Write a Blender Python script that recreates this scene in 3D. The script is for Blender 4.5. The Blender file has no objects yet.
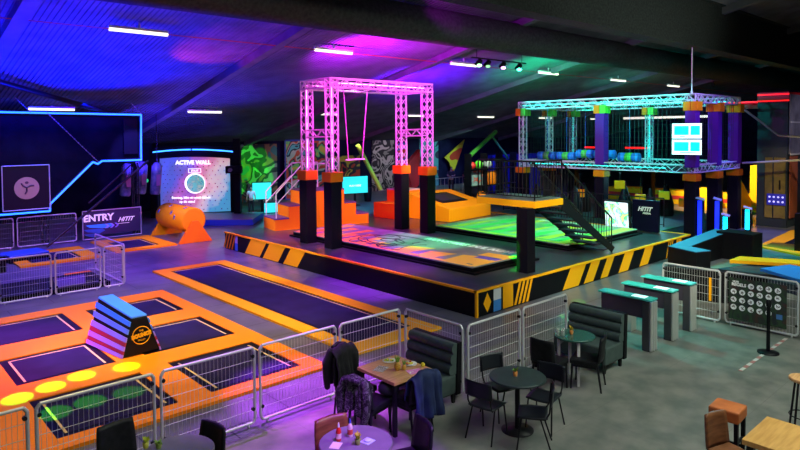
import bpy, bmesh, math, random
from mathutils import Vector, Matrix, noise
random.seed(7)
PI = math.pi
SC = bpy.context.scene
COL = SC.collection
R = math.radians

# ------------------------------------------------------------------ materials
_m = {}
def mat(name, col=(.5,.5,.5), rough=.6, metal=0., emis=None, strength=0., alpha=1., spec=.5):
    if name in _m: return _m[name]
    m = bpy.data.materials.new(name); m.use_nodes = True
    b = m.node_tree.nodes['Principled BSDF']
    b.inputs['Base Color'].default_value = (*col, 1)
    b.inputs['Roughness'].default_value = rough
    b.inputs['Metallic'].default_value = metal
    b.inputs['Specular IOR Level'].default_value = spec
    if emis:
        b.inputs['Emission Color'].default_value = (*emis, 1)
        b.inputs['Emission Strength'].default_value = strength
    if alpha < 1: b.inputs['Alpha'].default_value = alpha
    _m[name] = m
    return m
def noisy(name, c1, c2, scale=5., rough=.6, detail=4., metal=0., bump=0., spec=.5, stretch=None, pos=(.35,.65), emis=0.):
    if name in _m: return _m[name]
    m = mat(name, c1, rough, metal, spec=spec)
    nt = m.node_tree; N = nt.nodes; L = nt.links; b = N['Principled BSDF']
    tc = N.new('ShaderNodeTexCoord'); mp = N.new('ShaderNodeMapping'); nz = N.new('ShaderNodeTexNoise'); cr = N.new('ShaderNodeValToRGB')
    if stretch: mp.inputs['Scale'].default_value = stretch
    nz.inputs['Scale'].default_value = scale; nz.inputs['Detail'].default_value = detail
    cr.color_ramp.elements[0].position = pos[0]; cr.color_ramp.elements[1].position = pos[1]
    cr.color_ramp.elements[0].color = (*c1,1); cr.color_ramp.elements[1].color = (*c2,1)
    L.new(tc.outputs['Object'], mp.inputs[0]); L.new(mp.outputs[0], nz.inputs['Vector']); L.new(nz.outputs['Fac'], cr.inputs[0])
    L.new(cr.outputs[0], b.inputs['Base Color'])
    if emis:
        L.new(cr.outputs[0], b.inputs['Emission Color']); b.inputs['Emission Strength'].default_value = emis
    if bump:
        bp = N.new('ShaderNodeBump'); bp.inputs['Strength'].default_value = bump
        L.new(nz.outputs['Fac'], bp.inputs['Height']); L.new(bp.outputs[0], b.inputs['Normal'])
    return m
def seamed(name, c1, c2, seam, tw, th, rough=.45, scale=1.5, spec=.5, mortar=.006, bump=0.):
    """floor tiles or rubber sheets with thin seams"""
    m = noisy(name, c1, c2, scale, rough, spec=spec)
    nt = m.node_tree; N = nt.nodes; L = nt.links; b = N['Principled BSDF']
    cr = next(n for n in N if n.type == 'VALTORGB'); tc = next(n for n in N if n.type == 'TEX_COORD')
    br = N.new('ShaderNodeTexBrick'); br.offset = 0.5; br.inputs['Scale'].default_value = 1
    br.inputs['Brick Width'].default_value = tw; br.inputs['Row Height'].default_value = th
    br.inputs['Mortar Size'].default_value = mortar; br.inputs['Mortar'].default_value = (*seam,1)
    L.new(tc.outputs['Object'], br.inputs['Vector']); L.new(cr.outputs[0], br.inputs['Color1']); L.new(cr.outputs[0], br.inputs['Color2'])
    L.new(br.outputs[0], b.inputs['Base Color'])
    return m
def art(name, cols, scale=2., emis=0., rough=.6, dist=1.5, kind='noise', stretch=(1,1,1)):
    """several flat colours in cloud-shaped patches, for painted murals"""
    if name in _m: return _m[name]
    m = mat(name, cols[0], rough); nt = m.node_tree; N = nt.nodes; L = nt.links; b = N['Principled BSDF']
    tc = N.new('ShaderNodeTexCoord'); mp = N.new('ShaderNodeMapping'); mp.inputs['Scale'].default_value = stretch
    nz = N.new('ShaderNodeTexNoise'); nz.inputs['Scale'].default_value = scale; nz.inputs['Distortion'].default_value = dist; nz.inputs['Detail'].default_value = 1.5
    cr = N.new('ShaderNodeValToRGB'); cr.color_ramp.interpolation = 'CONSTANT' if kind == 'noise' else 'LINEAR'
    el = cr.color_ramp.elements
    n = len(cols)
    for i in range(n):
        p = .28 + .44*i/n
        e = el[i] if i < 2 else el.new(p)
        e.position = p; e.color = (*cols[i],1)
    L.new(tc.outputs['Object'], mp.inputs[0]); L.new(mp.outputs[0], nz.inputs['Vector']); L.new(nz.outputs['Fac'], cr.inputs[0]); L.new(cr.outputs[0], b.inputs['Base Color'])
    if emis:
        L.new(cr.outputs[0], b.inputs['Emission Color']); b.inputs['Emission Strength'].default_value = emis
    return m

ORANGE = mat('orange_vinyl', (.97,.26,.006), .55, spec=.15)
YELLOW = mat('yellow_vinyl', (.97,.42,.006), .55, spec=.15)
BLACK = mat('black_vinyl', (.004,.004,.006), .5, spec=.18)
NAVYMAT = noisy('trampoline_bed', (.012,.009,.05), (.020,.014,.07), 2, .7, spec=.15)
TAPE = mat('cream_tape', (.75,.52,.22), .6)
WHITE = mat('white_paint', (.8,.8,.8), .5)
LETTER = mat('white_letter', (.85,.85,.88), .5)
STEEL = mat('galvanised_steel', (.62,.63,.64), .42, .35)
CHROME = mat('brushed_steel', (.65,.65,.62), .35, .6)
DSTEEL = mat('dark_steel', (.010,.010,.013), .45, spec=.25)
ALU = mat('aluminium_truss', (.75,.75,.76), .5, spec=.2)
LEATHER = noisy('dark_leather', (.004,.005,.006), (.010,.011,.013), 14, .5, spec=.25)
BENCH = noisy('green_black_vinyl', (.045,.070,.065), (.062,.088,.082), 9, .6, spec=.25)
WOODT = noisy('light_wood', (.52,.25,.09), (.66,.36,.15), 3, .5, stretch=(1.2,14,1.2))
WOODY = noisy('golden_wood', (.55,.27,.06), (.70,.38,.10), 2.5, .45, stretch=(1,9,1))
WOODD = noisy('brown_wood', (.13,.045,.015), (.22,.08,.03), 3, .4, stretch=(2,2,10))
SUEDE = noisy('orange_leather', (.42,.10,.02), (.55,.15,.03), 6, .6)
DTABLE = noisy('dark_tabletop', (.02,.035,.035), (.03,.048,.048), 8, .35, spec=.35)
GLASS = noisy('green_tabletop', (.02,.075,.06), (.04,.11,.09), 6, .2, spec=.4)
CONCRETE = seamed('concrete_floor', (.12,.135,.12), (.22,.215,.19), (.12,.125,.11), 3.2, 1.6, .38, 2.4, spec=.35, mortar=.003)
PLAYFLOOR = seamed('rubber_play_floor', (.095,.095,.125), (.15,.145,.185), (.035,.035,.05), 2.0, 1.0, .32, 1.3, spec=.3, mortar=.012)
STAGEF = seamed('stage_vinyl', (.032,.032,.04), (.05,.05,.06), (.10,.10,.11), 2.0, 1.5, .28, 2, mortar=.008)
ROOFM = noisy('roof_sheet', (.12,.12,.14), (.17,.17,.20), 1.2, .6, spec=.1)
DARKW = noisy('dark_wall', (.006,.006,.03), (.012,.012,.05), 1.5, .8, spec=.1)
DUCT = noisy('dark_duct_cloth', (.03,.032,.034), (.05,.052,.054), 10, .8, spec=.1)
GIRD = noisy('dark_girder_paint', (.030,.033,.031), (.055,.06,.055), 14, .85, spec=.1)

# ------------------------------------------------------------------ mesh builder
class MB:
    def __init__(s): s.v=[]; s.f=[]; s.m=[]; s.sm=[]
    def add(s, vs, fs, mi=0, smooth=False):
        o = len(s.v); s.v += [tuple(v) for v in vs]
        for f in fs: s.f.append([i+o for i in f]); s.m.append(mi); s.sm.append(smooth)
        return s
    def box(s, c, size, rz=0, mi=0, mx=None, taper=1.):
        x,y,z = size[0]/2,size[1]/2,size[2]/2
        vs=[]
        for k,(a,b,d) in enumerate([(-1,-1,-1),(1,-1,-1),(1,1,-1),(-1,1,-1),(-1,-1,1),(1,-1,1),(1,1,1),(-1,1,1)]):
            t = taper if d<0 else 1.
            p = Vector((a*x*t,b*y*t,d*z))
            if rz: p = Matrix.Rotation(rz,3,'Z')@p
            if mx: p = mx@p
            vs.append(p+Vector(c))
        return s.add(vs,[(0,3,2,1),(4,5,6,7),(0,1,5,4),(1,2,6,5),(2,3,7,6),(3,0,4,7)],mi)
    def bb(s, x0,x1,y0,y1,z0,z1, mi=0):
        return s.box(((x0+x1)/2,(y0+y1)/2,(z0+z1)/2),(x1-x0,y1-y0,z1-z0),0,mi)
    def tube(s, p0, p1, r, n=8, mi=0, r1=None, cap=True):
        p0=Vector(p0); p1=Vector(p1); d=p1-p0
        if d.length<1e-6: return s
        q = d.to_track_quat('Z','Y'); r1 = r if r1 is None else r1
        vs=[]
        for P,rr in ((p0,r),(p1,r1)):
            for i in range(n):
                a=2*PI*i/n; vs.append(P+q@Vector((rr*math.cos(a),rr*math.sin(a),0)))
        fs=[(i,(i+1)%n,n+(i+1)%n,n+i) for i in range(n)]
        s.add(vs,fs,mi,n>5)
        if cap: s.add(vs,[tuple(range(n-1,-1,-1)),tuple(range(n,2*n))],mi)
        return s
    def path(s, pts, r, n=6, mi=0, closed=False):
        pts=list(pts)
        if closed: pts.append(pts[0])
        for a,b in zip(pts,pts[1:]): s.tube(a,b,r,n,mi)
        return s
    def lathe(s, prof, c=(0,0,0), n=24, mi=0, axis=None):
        vs=[]; fs=[]
        for (r,z) in prof:
            for i in range(n):
                a=2*PI*i/n; p=Vector((r*math.cos(a),r*math.sin(a),z))
                if axis: p = axis@p
                vs.append(p+Vector(c))
        for j in range(len(prof)-1):
            for i in range(n): fs.append((j*n+i,j*n+(i+1)%n,(j+1)*n+(i+1)%n,(j+1)*n+i))
        s.add(vs,fs,mi,True)
        s.add([vs[i] for i in range(n)],[tuple(range(n-1,-1,-1))],mi)
        s.add([vs[(len(prof)-1)*n+i] for i in range(n)],[tuple(range(n))],mi)
        return s
    def prism(s, poly, z0, z1, mi=0, mx=None, c=(0,0,0)):
        n=len(poly); vs=[Vector((p[0],p[1],z0)) for p in poly]+[Vector((p[0],p[1],z1)) for p in poly]
        if mx: vs=[mx@v for v in vs]
        vs=[v+Vector(c) for v in vs]
        fs=[tuple(range(n-1,-1,-1)),tuple(range(n,2*n))]+[(i,(i+1)%n,n+(i+1)%n,n+i) for i in range(n)]
        return s.add(vs,fs,mi)
    def hexa(s, lo, hi, mi=0):   # two quads, bottom and top
        return s.add([Vector(p) for p in lo]+[Vector(p) for p in hi],[(0,3,2,1),(4,5,6,7),(0,1,5,4),(1,2,6,5),(2,3,7,6),(3,0,4,7)],mi)
    def ball(s, c, r, sc=(1,1,1), n=10, mi=0):
        prof=[]
        for j in range(1,n): a=-PI/2+PI*j/n; prof.append((r*math.cos(a),r*math.sin(a)))
        return s.lathe(prof,c,n+4,mi,axis=Matrix.Diagonal(sc))
    def build(s, name, mats, parent=None, loc=(0,0,0), bevel=0., fix=True):
        me = bpy.data.meshes.new(name)
        me.from_pydata(s.v,[],s.f)
        if not isinstance(mats,(list,tuple)): mats=[mats]
        for m in mats: me.materials.append(m)
        for p,mi,sm in zip(me.polygons,s.m,s.sm): p.material_index=mi; p.use_smooth=sm
        bm = bmesh.new(); bm.from_mesh(me)
        if bevel: 
            bmesh.ops.bevel(bm, geom=list(bm.edges), offset=bevel, segments=2, profile=.5, affect='EDGES', clamp_overlap=True)
        if fix: bmesh.ops.recalc_face_normals(bm, faces=list(bm.faces))
        bm.to_mesh(me); bm.free(); me.update()
        o = bpy.data.objects.new(name, me); COL.objects.link(o)
        o.location = loc
        if parent: o.parent = parent
        return o
def tag(o, label=None, cat=None, group=None, kind=None):
    if label: o['label']=label
    if cat: o['category']=cat
    if group: o['group']=group
    if kind: o['kind']=kind
    return o
def T(name, label, cat, loc=(0,0,0), rz=0, group=None):
    o=bpy.data.objects.new(name,None); COL.objects.link(o); o.empty_display_size=.1
    o.location=loc; o.rotation_euler=(0,0,rz)
    return tag(o,label,cat,group)
def copy_tree(o, parent=None):
    c=o.copy(); COL.objects.link(c)
    if parent: c.parent=parent
    for ch in list(KIDS(o)): copy_tree(ch,c)
    return c
def KIDS(o): return [x for x in COL.objects if x.parent==o]
def place(proto, used, loc, rz, label, group=None):
    o = proto if not used else copy_tree(proto)
    o.location=loc; o.rotation_euler=(0,0,rz); o['label']=label
    if group: o['group']=group
    return o
def structure(o): o['kind']='structure'; return o
def text(name, body, size, mx, m, parent=None, extrude=.004, bold=.0, shear=0., align='CENTER', merge=None):
    cu=bpy.data.curves.new(name,'FONT'); cu.body=body; cu.size=size; cu.extrude=extrude; cu.offset=bold; cu.shear=shear
    cu.align_x=align; cu.align_y='CENTER'; cu.resolution_u=3
    to=bpy.data.objects.new('tmp',cu); COL.objects.link(to)
    dg=bpy.context.evaluated_depsgraph_get(); me=bpy.data.meshes.new_from_object(to.evaluated_get(dg))
    bpy.data.objects.remove(to)
    me.transform(mx); me.materials.clear(); me.materials.append(m); me.name=name
    o=bpy.data.objects.new(name,me); COL.objects.link(o)
    if parent: o.parent=parent
    return o
def faceY(x,y,z): return Matrix.Translation((x,y,z))@Matrix.Rotation(PI/2,4,'X')            # reads along +X, faces -Y
def faceX(x,y,z): return Matrix.Translation((x,y,z))@Matrix.Rotation(-PI/2,4,'Z')@Matrix.Rotation(PI/2,4,'X')  # reads along -Y, faces -X

def truss(M, p0, p1, w=.3, step=.3, rc=.022, rd=.010, up=Vector((0,0,1)), mi=0):
    p0=Vector(p0); p1=Vector(p1); d=(p1-p0); L=d.length; d.normalize()
    if abs(d.dot(up))>.9: up=Vector((1,0,0))
    a=d.cross(up).normalized()*w/2; b=d.cross(a).normalized()*w/2
    cs=[a+b,a-b,-a-b,-a+b]
    for c in cs: M.tube(p0+c,p1+c,rc,6,mi)
    n=max(2,round(L/step))
    for k in range(4):
        c0=cs[k]; c1=cs[(k+1)%4]
        for i in range(n):
            s0=p0+d*L*i/n; s1=p0+d*L*(i+1)/n
            if i%2: M.tube(s0+c0,s1+c1,rd,4,mi,cap=False)
            else: M.tube(s0+c1,s1+c0,rd,4,mi,cap=False)
        M.tube(p0+c0,p0+c1,rd,4,mi,cap=False); M.tube(p1+c0,p1+c1,rd,4,mi,cap=False)
    return M

# ------------------------------------------------------------------ camera
f,pi_,ro,ya = 626.6,R(2.0046),R(-.4451),R(47.5945)
F=Vector((math.cos(ya)*math.cos(pi_),math.sin(ya)*math.cos(pi_),-math.sin(pi_)))
Rt=Vector((math.sin(ya),-math.cos(ya),0)); Up=Rt.cross(F)
c_,s_=math.cos(ro),math.sin(ro); Rt,Up=(c_*Rt+s_*Up),(c_*Up-s_*Rt)
cd=bpy.data.cameras.new('camera'); cam=bpy.data.objects.new('camera',cd); COL.objects.link(cam)
cam.matrix_world=Matrix(((Rt.x,Up.x,-F.x,0),(Rt.y,Up.y,-F.y,0),(Rt.z,Up.z,-F.z,4.1),(0,0,0,1)))
cd.sensor_width=36; cd.lens=36*f/800; cd.shift_y=-(225-155.1)/800; cd.clip_end=200
SC.camera=cam

# ------------------------------------------------------------------ room shell
M=MB(); M.bb(-6,60,-6,7.62,-.2,0); structure(M.build('floor',CONCRETE))
M=MB(); M.bb(-6,60,7.62,34,-.2,0); structure(M.build('floor',PLAYFLOOR))
def roofz(y): return 7.25-.2217*(y-17.8)
M=MB()   # corrugated roof deck, one slope rising to the ridge at y=4 and one falling behind the camera
prof=[(0,0),(.05,0),(.065,.035),(.105,.035),(.12,0)]; xs=[]
x=-6
while x<60:
    for a,b in prof: xs.append((x+a,b))
    x+=.15
for (ya_,yb) in ((4.,34.2),(-6.,4.)):
    z=lambda y: roofz(y) if y>=4 else roofz(4)-.2217*(4-y)
    vs=[(a,ya_,z(ya_)+b) for a,b in xs]+[(a,yb,z(yb)+b) for a,b in xs]; n=len(xs)
    M.add(vs,[(i,i+1,n+i+1,n+i) for i in range(n-1)])
structure(M.build('ceiling',ROOFM,fix=False))
M=MB(); M.bb(-6,60,34,34.2,0,4); structure(M.build('wall_back',DARKW))
M=MB(); M.bb(60,60.2,-6,34,0,10.5); structure(M.build('wall_right',DARKW))
M=MB(); M.bb(-6.2,-6,-6,34,0,10.5); structure(M.build('wall_left',DARKW))
M=MB(); M.bb(-6,60,-6.2,-6,0,8.2); structure(M.build('wall_front',DARKW))
# rafters
k=math.atan(.2217)
for i,(X,w) in enumerate(((3.6,.35),(11.0,.3),(18.5,.3),(26.5,.3),(34.5,.3),(42.5,.3))):
    M=MB()
    for y0,y1 in ((4,33.9),):
        M.hexa([(X-w/2,y0,roofz(y0)-.28),(X+w/2,y0,roofz(y0)-.28),(X+w/2,y1,roofz(y1)-.28),(X-w/2,y1,roofz(y1)-.28)],
               [(X-w/2,y0,roofz(y0)-.02),(X+w/2,y0,roofz(y0)-.02),(X+w/2,y1,roofz(y1)-.02),(X-w/2,y1,roofz(y1)-.02)])
    structure(M.build('trim_%d'%(i+1),ROOFM))
# big fabric air duct along the roof, and the deep girder nearer the camera
M=MB(); ax=Matrix.Rotation(PI/2,3,'Y')
M.lathe([(.50,-5)]+[v for j in range(13) for v in ((.55,-4.9+j*5),(.55,-.1+j*5-.0),(.56,-.05+j*5))][:-1]+[(.5,59)],(0,14,7.48),28,0,axis=ax)
tag(M.build('air_duct',DUCT),'long dark round cloth air duct running the length of the roof','duct')
M=MB(); M.bb(-5.9,59.9,9.85,10.15,7.27,9.0); M.bb(-5.9,59.9,9.7,10.3,7.2,7.27); M.bb(-5.9,59.9,9.7,10.3,9.0,9.05)
structure(M.build('trim_9',GIRD))
# brace under the roof on the left
M=MB(); M.tube((3.2,22.2,5.95),(9.3,27.3,4.85),.09,8); structure(M.build('trim_10',DSTEEL))
# fluorescent lamps with conduit
LAMP=mat('lit_tube',(1,1,1),.4,emis=(1,.96,.75),strength=1.6)
CONDUIT=mat('red_conduit',(.5,.05,.06),.5)
def lamp(x,y,label,L=1.62,dz=.26):
    zt=roofz(y)-dz
    t=T('fluorescent_lamp',label,'lamp',(x,y,zt),0,'tube lamps under the roof')
    M=MB(); M.bb(-L/2,L/2,-.06,.06,.03,.10); M.bb(-.03,.03,-.02,.02,.10,dz); M.build('housing',WHITE,t)
    M=MB(); M.tube((-L/2+.01,0,0),(L/2-.01,0,0),.055,10); M.build('tube',LAMP,t)
row1=['white tube lamp nearest the blue end of the roof','white tube lamp left of the pink truss tower top','white tube lamp left of the spotlight cluster','white tube lamp just right of the spotlight cluster','white tube lamp above the turquoise cage, left one','white tube lamp above the right end of the turquoise cage']
for x,l in zip((6.5,13.2,20.0,26.2,33,40.0),row1): lamp(x,17.85,l)
M=MB(); M.tube((-5.5,17.85,6.98),(59,17.85,6.98),.018,6); tag(M.build('conduit',CONDUIT),'thin red conduit pipe linking the row of roof lamps','pipe')
row2=['white tube lamp directly above the blue neon frame','small tube lamp above the climbing screen','tube lamp seen through the left pink truss tower','tube lamp seen through the right pink truss tower','far tube lamp beyond the dark balcony','far tube lamp behind the turquoise cage','farthest tube lamp behind the turquoise cage']
for x,l in zip((6.4,12.6,19.2,26.0,32.2,39,46),row2): lamp(x,26.8,l,1.6,.13)

# ------------------------------------------------------------------ crowd barriers
def barrier(p0,p1,label,group,h=1.12,foot=True):
    d=Vector((p1[0]-p0[0],p1[1]-p0[1],0)); L=d.length; rz=math.atan2(d.y,d.x)
    t=T('mesh_barrier',label,'fence',(p0[0],p0[1],0),rz,group)
    M=MB(); z0=.06; r=.021; c=.05
    pts=[(c,0,z0),(L-c,0,z0),(L-.015,0,z0+c),(L-.015,0,h-c),(L-c,0,h),(c,0,h),(.015,0,h-c),(.015,0,z0+c)]
    M.path(pts,r,8,closed=True)
    if foot:
        for x in (.12,L-.12): M.tube((x,0,z0),(x,0,.005),.02,6)
    fr=M.build('frame',STEEL,t)
    M=MB()
    n=max(2,round(L/.055))
    for i in range(1,n): M.tube((L*i/n,0,z0),(L*i/n,0,h),.0022,4,cap=False)
    for i in range(1,6): z=z0+(h-z0)*i/6; M.tube((.02,0,z),(L-.02,0,z),.0035,4,cap=False)
    M.build('wire_mesh',STEEL,t)
    for x in (.04,L-.04):
        for z in (.25,h-.12): M=MB(); M.tube((x,-.02,z),(x,.02,z),.026,8); M.build('clamp',DSTEEL,fr)
    return t
G1='barriers between play area and tables'
xs=[.15,1.58,2.97,4.37,5.78,7.13]
ls=['wire barrier at the bottom left corner of the picture','wire barrier behind the table with the small flower, left of centre','wire barrier left of the purple lit floor','wire barrier behind the black coats','wire barrier behind the wooden table']
for a,b,l in zip(xs,xs[1:],ls): barrier((a+.03,7.8),(b-.03,7.8),l,G1)
barrier((7.15,7.74),(7.15,6.42),'wire barrier standing behind the left booth bench',G1)
barrier((7.2,6.38),(8.55,6.38),'wire barrier behind the round dark table',G1)
barrier((8.61,6.38),(9.95,6.38),'wire barrier running towards the right booth bench',G1)
G2='barriers at the far side of the trampolines'
barrier((1.75,17.62),(2.88,17.62),'far wire barrier cut by the left picture edge',G2)
barrier((2.94,17.62),(4.1,17.62),'far wire barrier under the round picture panel',G2)
barrier((4.17,17.62),(5.28,17.62),'far wire barrier in front of the blue obstacle cushions',G2)
barrier((5.34,17.62),(5.86,17.62),'narrow far wire barrier at the corner of the enclosure',G2)
barrier((5.9,17.66),(5.9,20.2),'wire barrier receding from the corner towards the entry banner',G2)
barrier((3.0,26.2),(4.9,26.2),'background barrier under the blue neon frame, left one','barriers beside the entry banner')
barrier((5.0,26.2),(7.0,26.2),'background barrier directly left of the entry banner','barriers beside the entry banner')
G3='barriers around the exit gate'
barrier((13.9,6.42),(13.9,5.16),'wire barrier right of the turnstiles with yellow latch',G3)
b=barrier((13.95,5.1),(13.95,3.72),'wire barrier carrying the black house rules sign',G3)
barrier((13.9,3.66),(13.9,2.3),'wire barrier cut by the right picture edge beside the rules sign',G3)

# rules sign hung on the barrier
s=T('rules_sign','black house rules sign with rows of round pictograms','sign',(13.89,0,0))
M=MB(); M.bb(0,.012,3.92,5.0,.16,1.03); 
pn=M.build('panel',art('rules_print',[(.010,.014,.018),(.010,.014,.018),(.02,.05,.02),(.014,.02,.02),(.05,.02,.015)],3.2,kind='lin'),s)
M=MB(); q=MB(); mx=Matrix.Rotation(-PI/2,3,'Y')
rows=[(4,.90,2),(6,.745,0),(6,.58,0),(5,.42,0),(0,0,0)]
for n,z,o in rows:
    for i in range(n):
        M=MB(); q=MB(); y=4.90-.165*(i+o); M.lathe([(.058,0),(.058,.004)],(-.002,y,z),18,0,axis=mx)
        a=random.random()*PI; 
        for j in range(3):
            q.box((-.008,y+random.uniform(-.02,.02),z+random.uniform(-.02,.02)),(.003,.012,.06),0,0,mx=Matrix.Rotation(a+j*1.1,3,'X'))
        M.build('pictogram_disc',LETTER,pn); q.build('pictogram',mat('picto_dark',(.12,.10,.10),.6),pn)
text('heading','HUIS',.055,faceX(-.006,4.86,.955),LETTER,pn,bold=.001)
text('heading','REGELS',.085,faceX(-.006,4.80,.895),LETTER,pn,bold=.003)
M=MB(); M.bb(-.006,0,3.99,4.10,.33,.43); M.build('blue_label',mat('blue_print',(.05,.15,.4),.6),s)
M=MB(); M.bb(-.03,-.015,5.35,5.40,.45,.95); tag(M.build('yellow_latch',YELLOW,loc=(13.92,0,0)),'narrow yellow latch strip on the barrier beside the rules sign','latch')

# ------------------------------------------------------------------ trampoline court
X0,X1,Y0,Y1=.2,6.37,8.85,16.25
cells=[(2.15,3.82,9.2,10.83),(4.35,6.02,9.2,10.95),(2.15,3.7,11.62,13.15),(4.2,6.03,11.62,13.3),(2.15,3.85,14.08,15.75),(4.3,6.03,14.08,15.6)]
t=T('trampoline_court','orange padded trampoline court with six dark square beds','trampoline',(0,0,0))
M=MB()  # pads around cells
xsb=sorted({X0,2.15,X1}); 
def pads(M,x0,x1,y0,y1,holes,z=.05):
    gx=sorted({x0,x1}|{h[0] for h in holes}|{h[1] for h in holes}); gy=sorted({y0,y1}|{h[2] for h in holes}|{h[3] for h in holes})
    for a,b in zip(gx,gx[1:]):
        run=None
        for c,d in zip(gy,gy[1:]):
            mx_,my=(a+b)/2,(c+d)/2
            if not any(h[0]<mx_<h[1] and h[2]<my<h[3] for h in holes):
                M.add([(a,c,z),(b,c,z),(b,d,z),(a,d,z)],[(0,1,2,3)])
    for (a,b,c,d) in [(x0,x1,y0,y1)]+list(holes):
        M.add([(a,c,0),(b,c,0),(b,d,0),(a,d,0),(a,c,z),(b,c,z),(b,d,z),(a,d,z)],[(0,1,5,4),(1,2,6,5),(2,3,7,6),(3,0,4,7)])
pads(M,X0,X1,Y0,Y1,cells); M.build('safety_pad',ORANGE,t,fix=False)
def bed(h,t,sides,w=.12,inset=.13):
    a,b,c,d=h
    M=MB(); M.bb(a,b,c,d,.004,.03); M.build('bed_frame',BLACK,t)
    M=MB(); M.bb(a+w,b-w,c+w,d-w,.03,.036); M.build('bed',NAVYMAT,t)
    e=.035; z0,z1=.036,.040
    Q={'r':(b-inset-e,b-inset,c+inset,d-inset),'l':(a+inset,a+inset+e,c+inset,d-inset),'f':(a+inset,b-inset-e,d-inset-e,d-inset)}
    for k_ in sides: M=MB(); M.bb(*Q[k_],z0,z1); M.build('edge_tape',TAPE,t)
for h,sd in zip(cells,('lr','lr','lrf','rf','rf','rf')): bed(h,t,sd)
t=T('tumbling_trampoline','long yellow padded tumble trampoline lane','trampoline',(0,0,0))
M=MB(); lane=(7.42,8.98,9.5,18.3); pads(M,7.05,9.36,9.0,18.72,[lane]); M.build('safety_pad',YELLOW,t,fix=False)
bed(lane,t,'rf',.08,.09)
# far small trampolines
t=T('entry_trampoline','small yellow framed trampoline in front of the orange roller','trampoline',(0,0,0))
M=MB(); h=(7.7,9.0,23.1,25.0); pads(M,7.3,9.5,22.7,25.6,[h]); M.build('safety_pad',YELLOW,t,fix=False); bed(h,t,'rf',.1,.1)
t=T('far_trampoline','yellow framed trampoline left of the entry banner, partly hidden','trampoline',(0,0,0))
M=MB(); h=(4.7,6.2,22.6,24.4); pads(M,4.3,6.7,22.2,24.9,[h]); M.build('safety_pad',YELLOW,t,fix=False); bed(h,t,'rf',.1,.1)

# striped vaulting wedge
t=T('vaulting_wedge','blue and purple striped foam vaulting wedge with round orange emblem','obstacle',(4.1,12.4,.05))
LO=[(-.28,-.72,0),(.43,-.71,0),(.26,.78,0),(-.49,.66,0)]; HI=[(-.09,-.69,.70),(.20,-.68,.70),(.05,.76,.84),(-.24,.72,.84)]
M=MB(); M.hexa(LO,HI); M.build('body',BLACK,t,bevel=.04)
cols=[(.05,.25,1),(.14,.26,1),(.35,.25,1),(.55,.25,1)]
stripe=[mat('wedge_stripe_%d'%i,c,.45) for i,c in enumerate(cols)]+[mat('wedge_red',(.45,.02,.06),.45)]
def lerp(a,b,u): return Vector(a).lerp(Vector(b),u)
def band(u0,u1,mi,sgn):
    i0,i1=(0,3) if sgn<0 else (1,2)
    off=Vector((sgn*.012,0,.004))
    pts=[lerp(LO[i0],HI[i0],u0),lerp(LO[i1],HI[i1],u0),lerp(LO[i1],HI[i1],u1),lerp(LO[i0],HI[i0],u1)]
    M.hexa([p-off for p in pts],[p+off for p in pts],mi)
M=MB()
for u0,u1,mi in ((.80,.93,0),(.60,.73,1),(.40,.53,2),(.30,.40,4),(.18,.30,3),(.10,.18,4),(.0,.10,3)):
    for sg in (-1,1): band(u0*.98+.01,u1*.98,mi,sg)
M.build('stripes',stripe,t)
M=MB(); M.hexa([Vector(p)-Vector((0,0,.012)) for p in HI],[Vector(p)+Vector((0,0,.022)) for p in HI]); M.build('top_pad',stripe[0],t,bevel=.012)
tilt=math.atan2(.03,.70)
em=Matrix.Translation((0.075,-.712,.36))@Matrix.Rotation(-tilt,4,'X')@Matrix.Rotation(PI/2,4,'X')
M=MB(); 
for i in range(32):
    a,b=2*PI*i/32,2*PI*(i+1)/32
    M.tube(em@Vector((.16*math.cos(a),.16*math.sin(a),.0)),em@Vector((.16*math.cos(b),.16*math.sin(b),.0)),.008,5)
rg_=M.build('emblem_ring',YELLOW,t)
text('emblem_word','BOUNCE',.086,em@Matrix.Rotation(.12,4,'Z'),YELLOW,rg_,extrude=.012,bold=.008)
text('emblem_word','THE',.045,em@Matrix.Translation((0,.085,0)),YELLOW,rg_,extrude=.008)
text('emblem_word','VALLEY',.042,em@Matrix.Translation((0,-.085,0)),YELLOW,rg_,extrude=.008)

# orange roller
t=T('foam_roller','big orange foam roller with blue stars on triangular end frames','roller',(10.25,0,0))
M=MB(); ay=Matrix.Rotation(-PI/2,3,'X')
M.lathe([(.44,0),(.50,.04),(.50,2.46),(.44,2.5)],(0,22.95,.82),32,0,axis=ay); roll=M.build('roller',YELLOW,t)
M=MB(); mxy=Matrix.Rotation(PI/2,3,'X')
M.prism([(-.66,0),(.66,0),(.12,.82),(-.12,.82)],0,.14,0,mx=mxy,c=(0,22.9,0)); M.build('end_frame',ORANGE,t,bevel=.015)
M=MB(); M.prism([(-.66,0),(.66,0),(.12,.82),(-.12,.82)],0,.14,0,mx=mxy,c=(0,25.65,0)); M.build('end_frame',YELLOW,t,bevel=.015)
M=MB()
for yy,an in ((23.3,1.9),(24.0,2.6),(24.6,2.0),(25.2,2.7),(23.6,2.9),(24.9,1.3),(24.2,1.4)):
    base=Matrix.Translation((0,yy,.82))@Matrix.Rotation(-an+PI/2,4,'Y')
    pts=[]
    for i in range(10):
        rr=.10 if i%2==0 else .045; pts.append(base@Vector((rr*math.cos(i*PI/5),rr*math.sin(i*PI/5),.495)))
    up=(base.to_3x3()@Vector((0,0,1)))*.014
    n=len(pts); M.add(pts+[p+up for p in pts],[tuple(range(n,2*n))]+[(i,(i+1)%n,n+(i+1)%n,n+i) for i in range(n)])
M.build('star',mat('blue_star',(.05,.12,.45),.5),roll)

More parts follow.
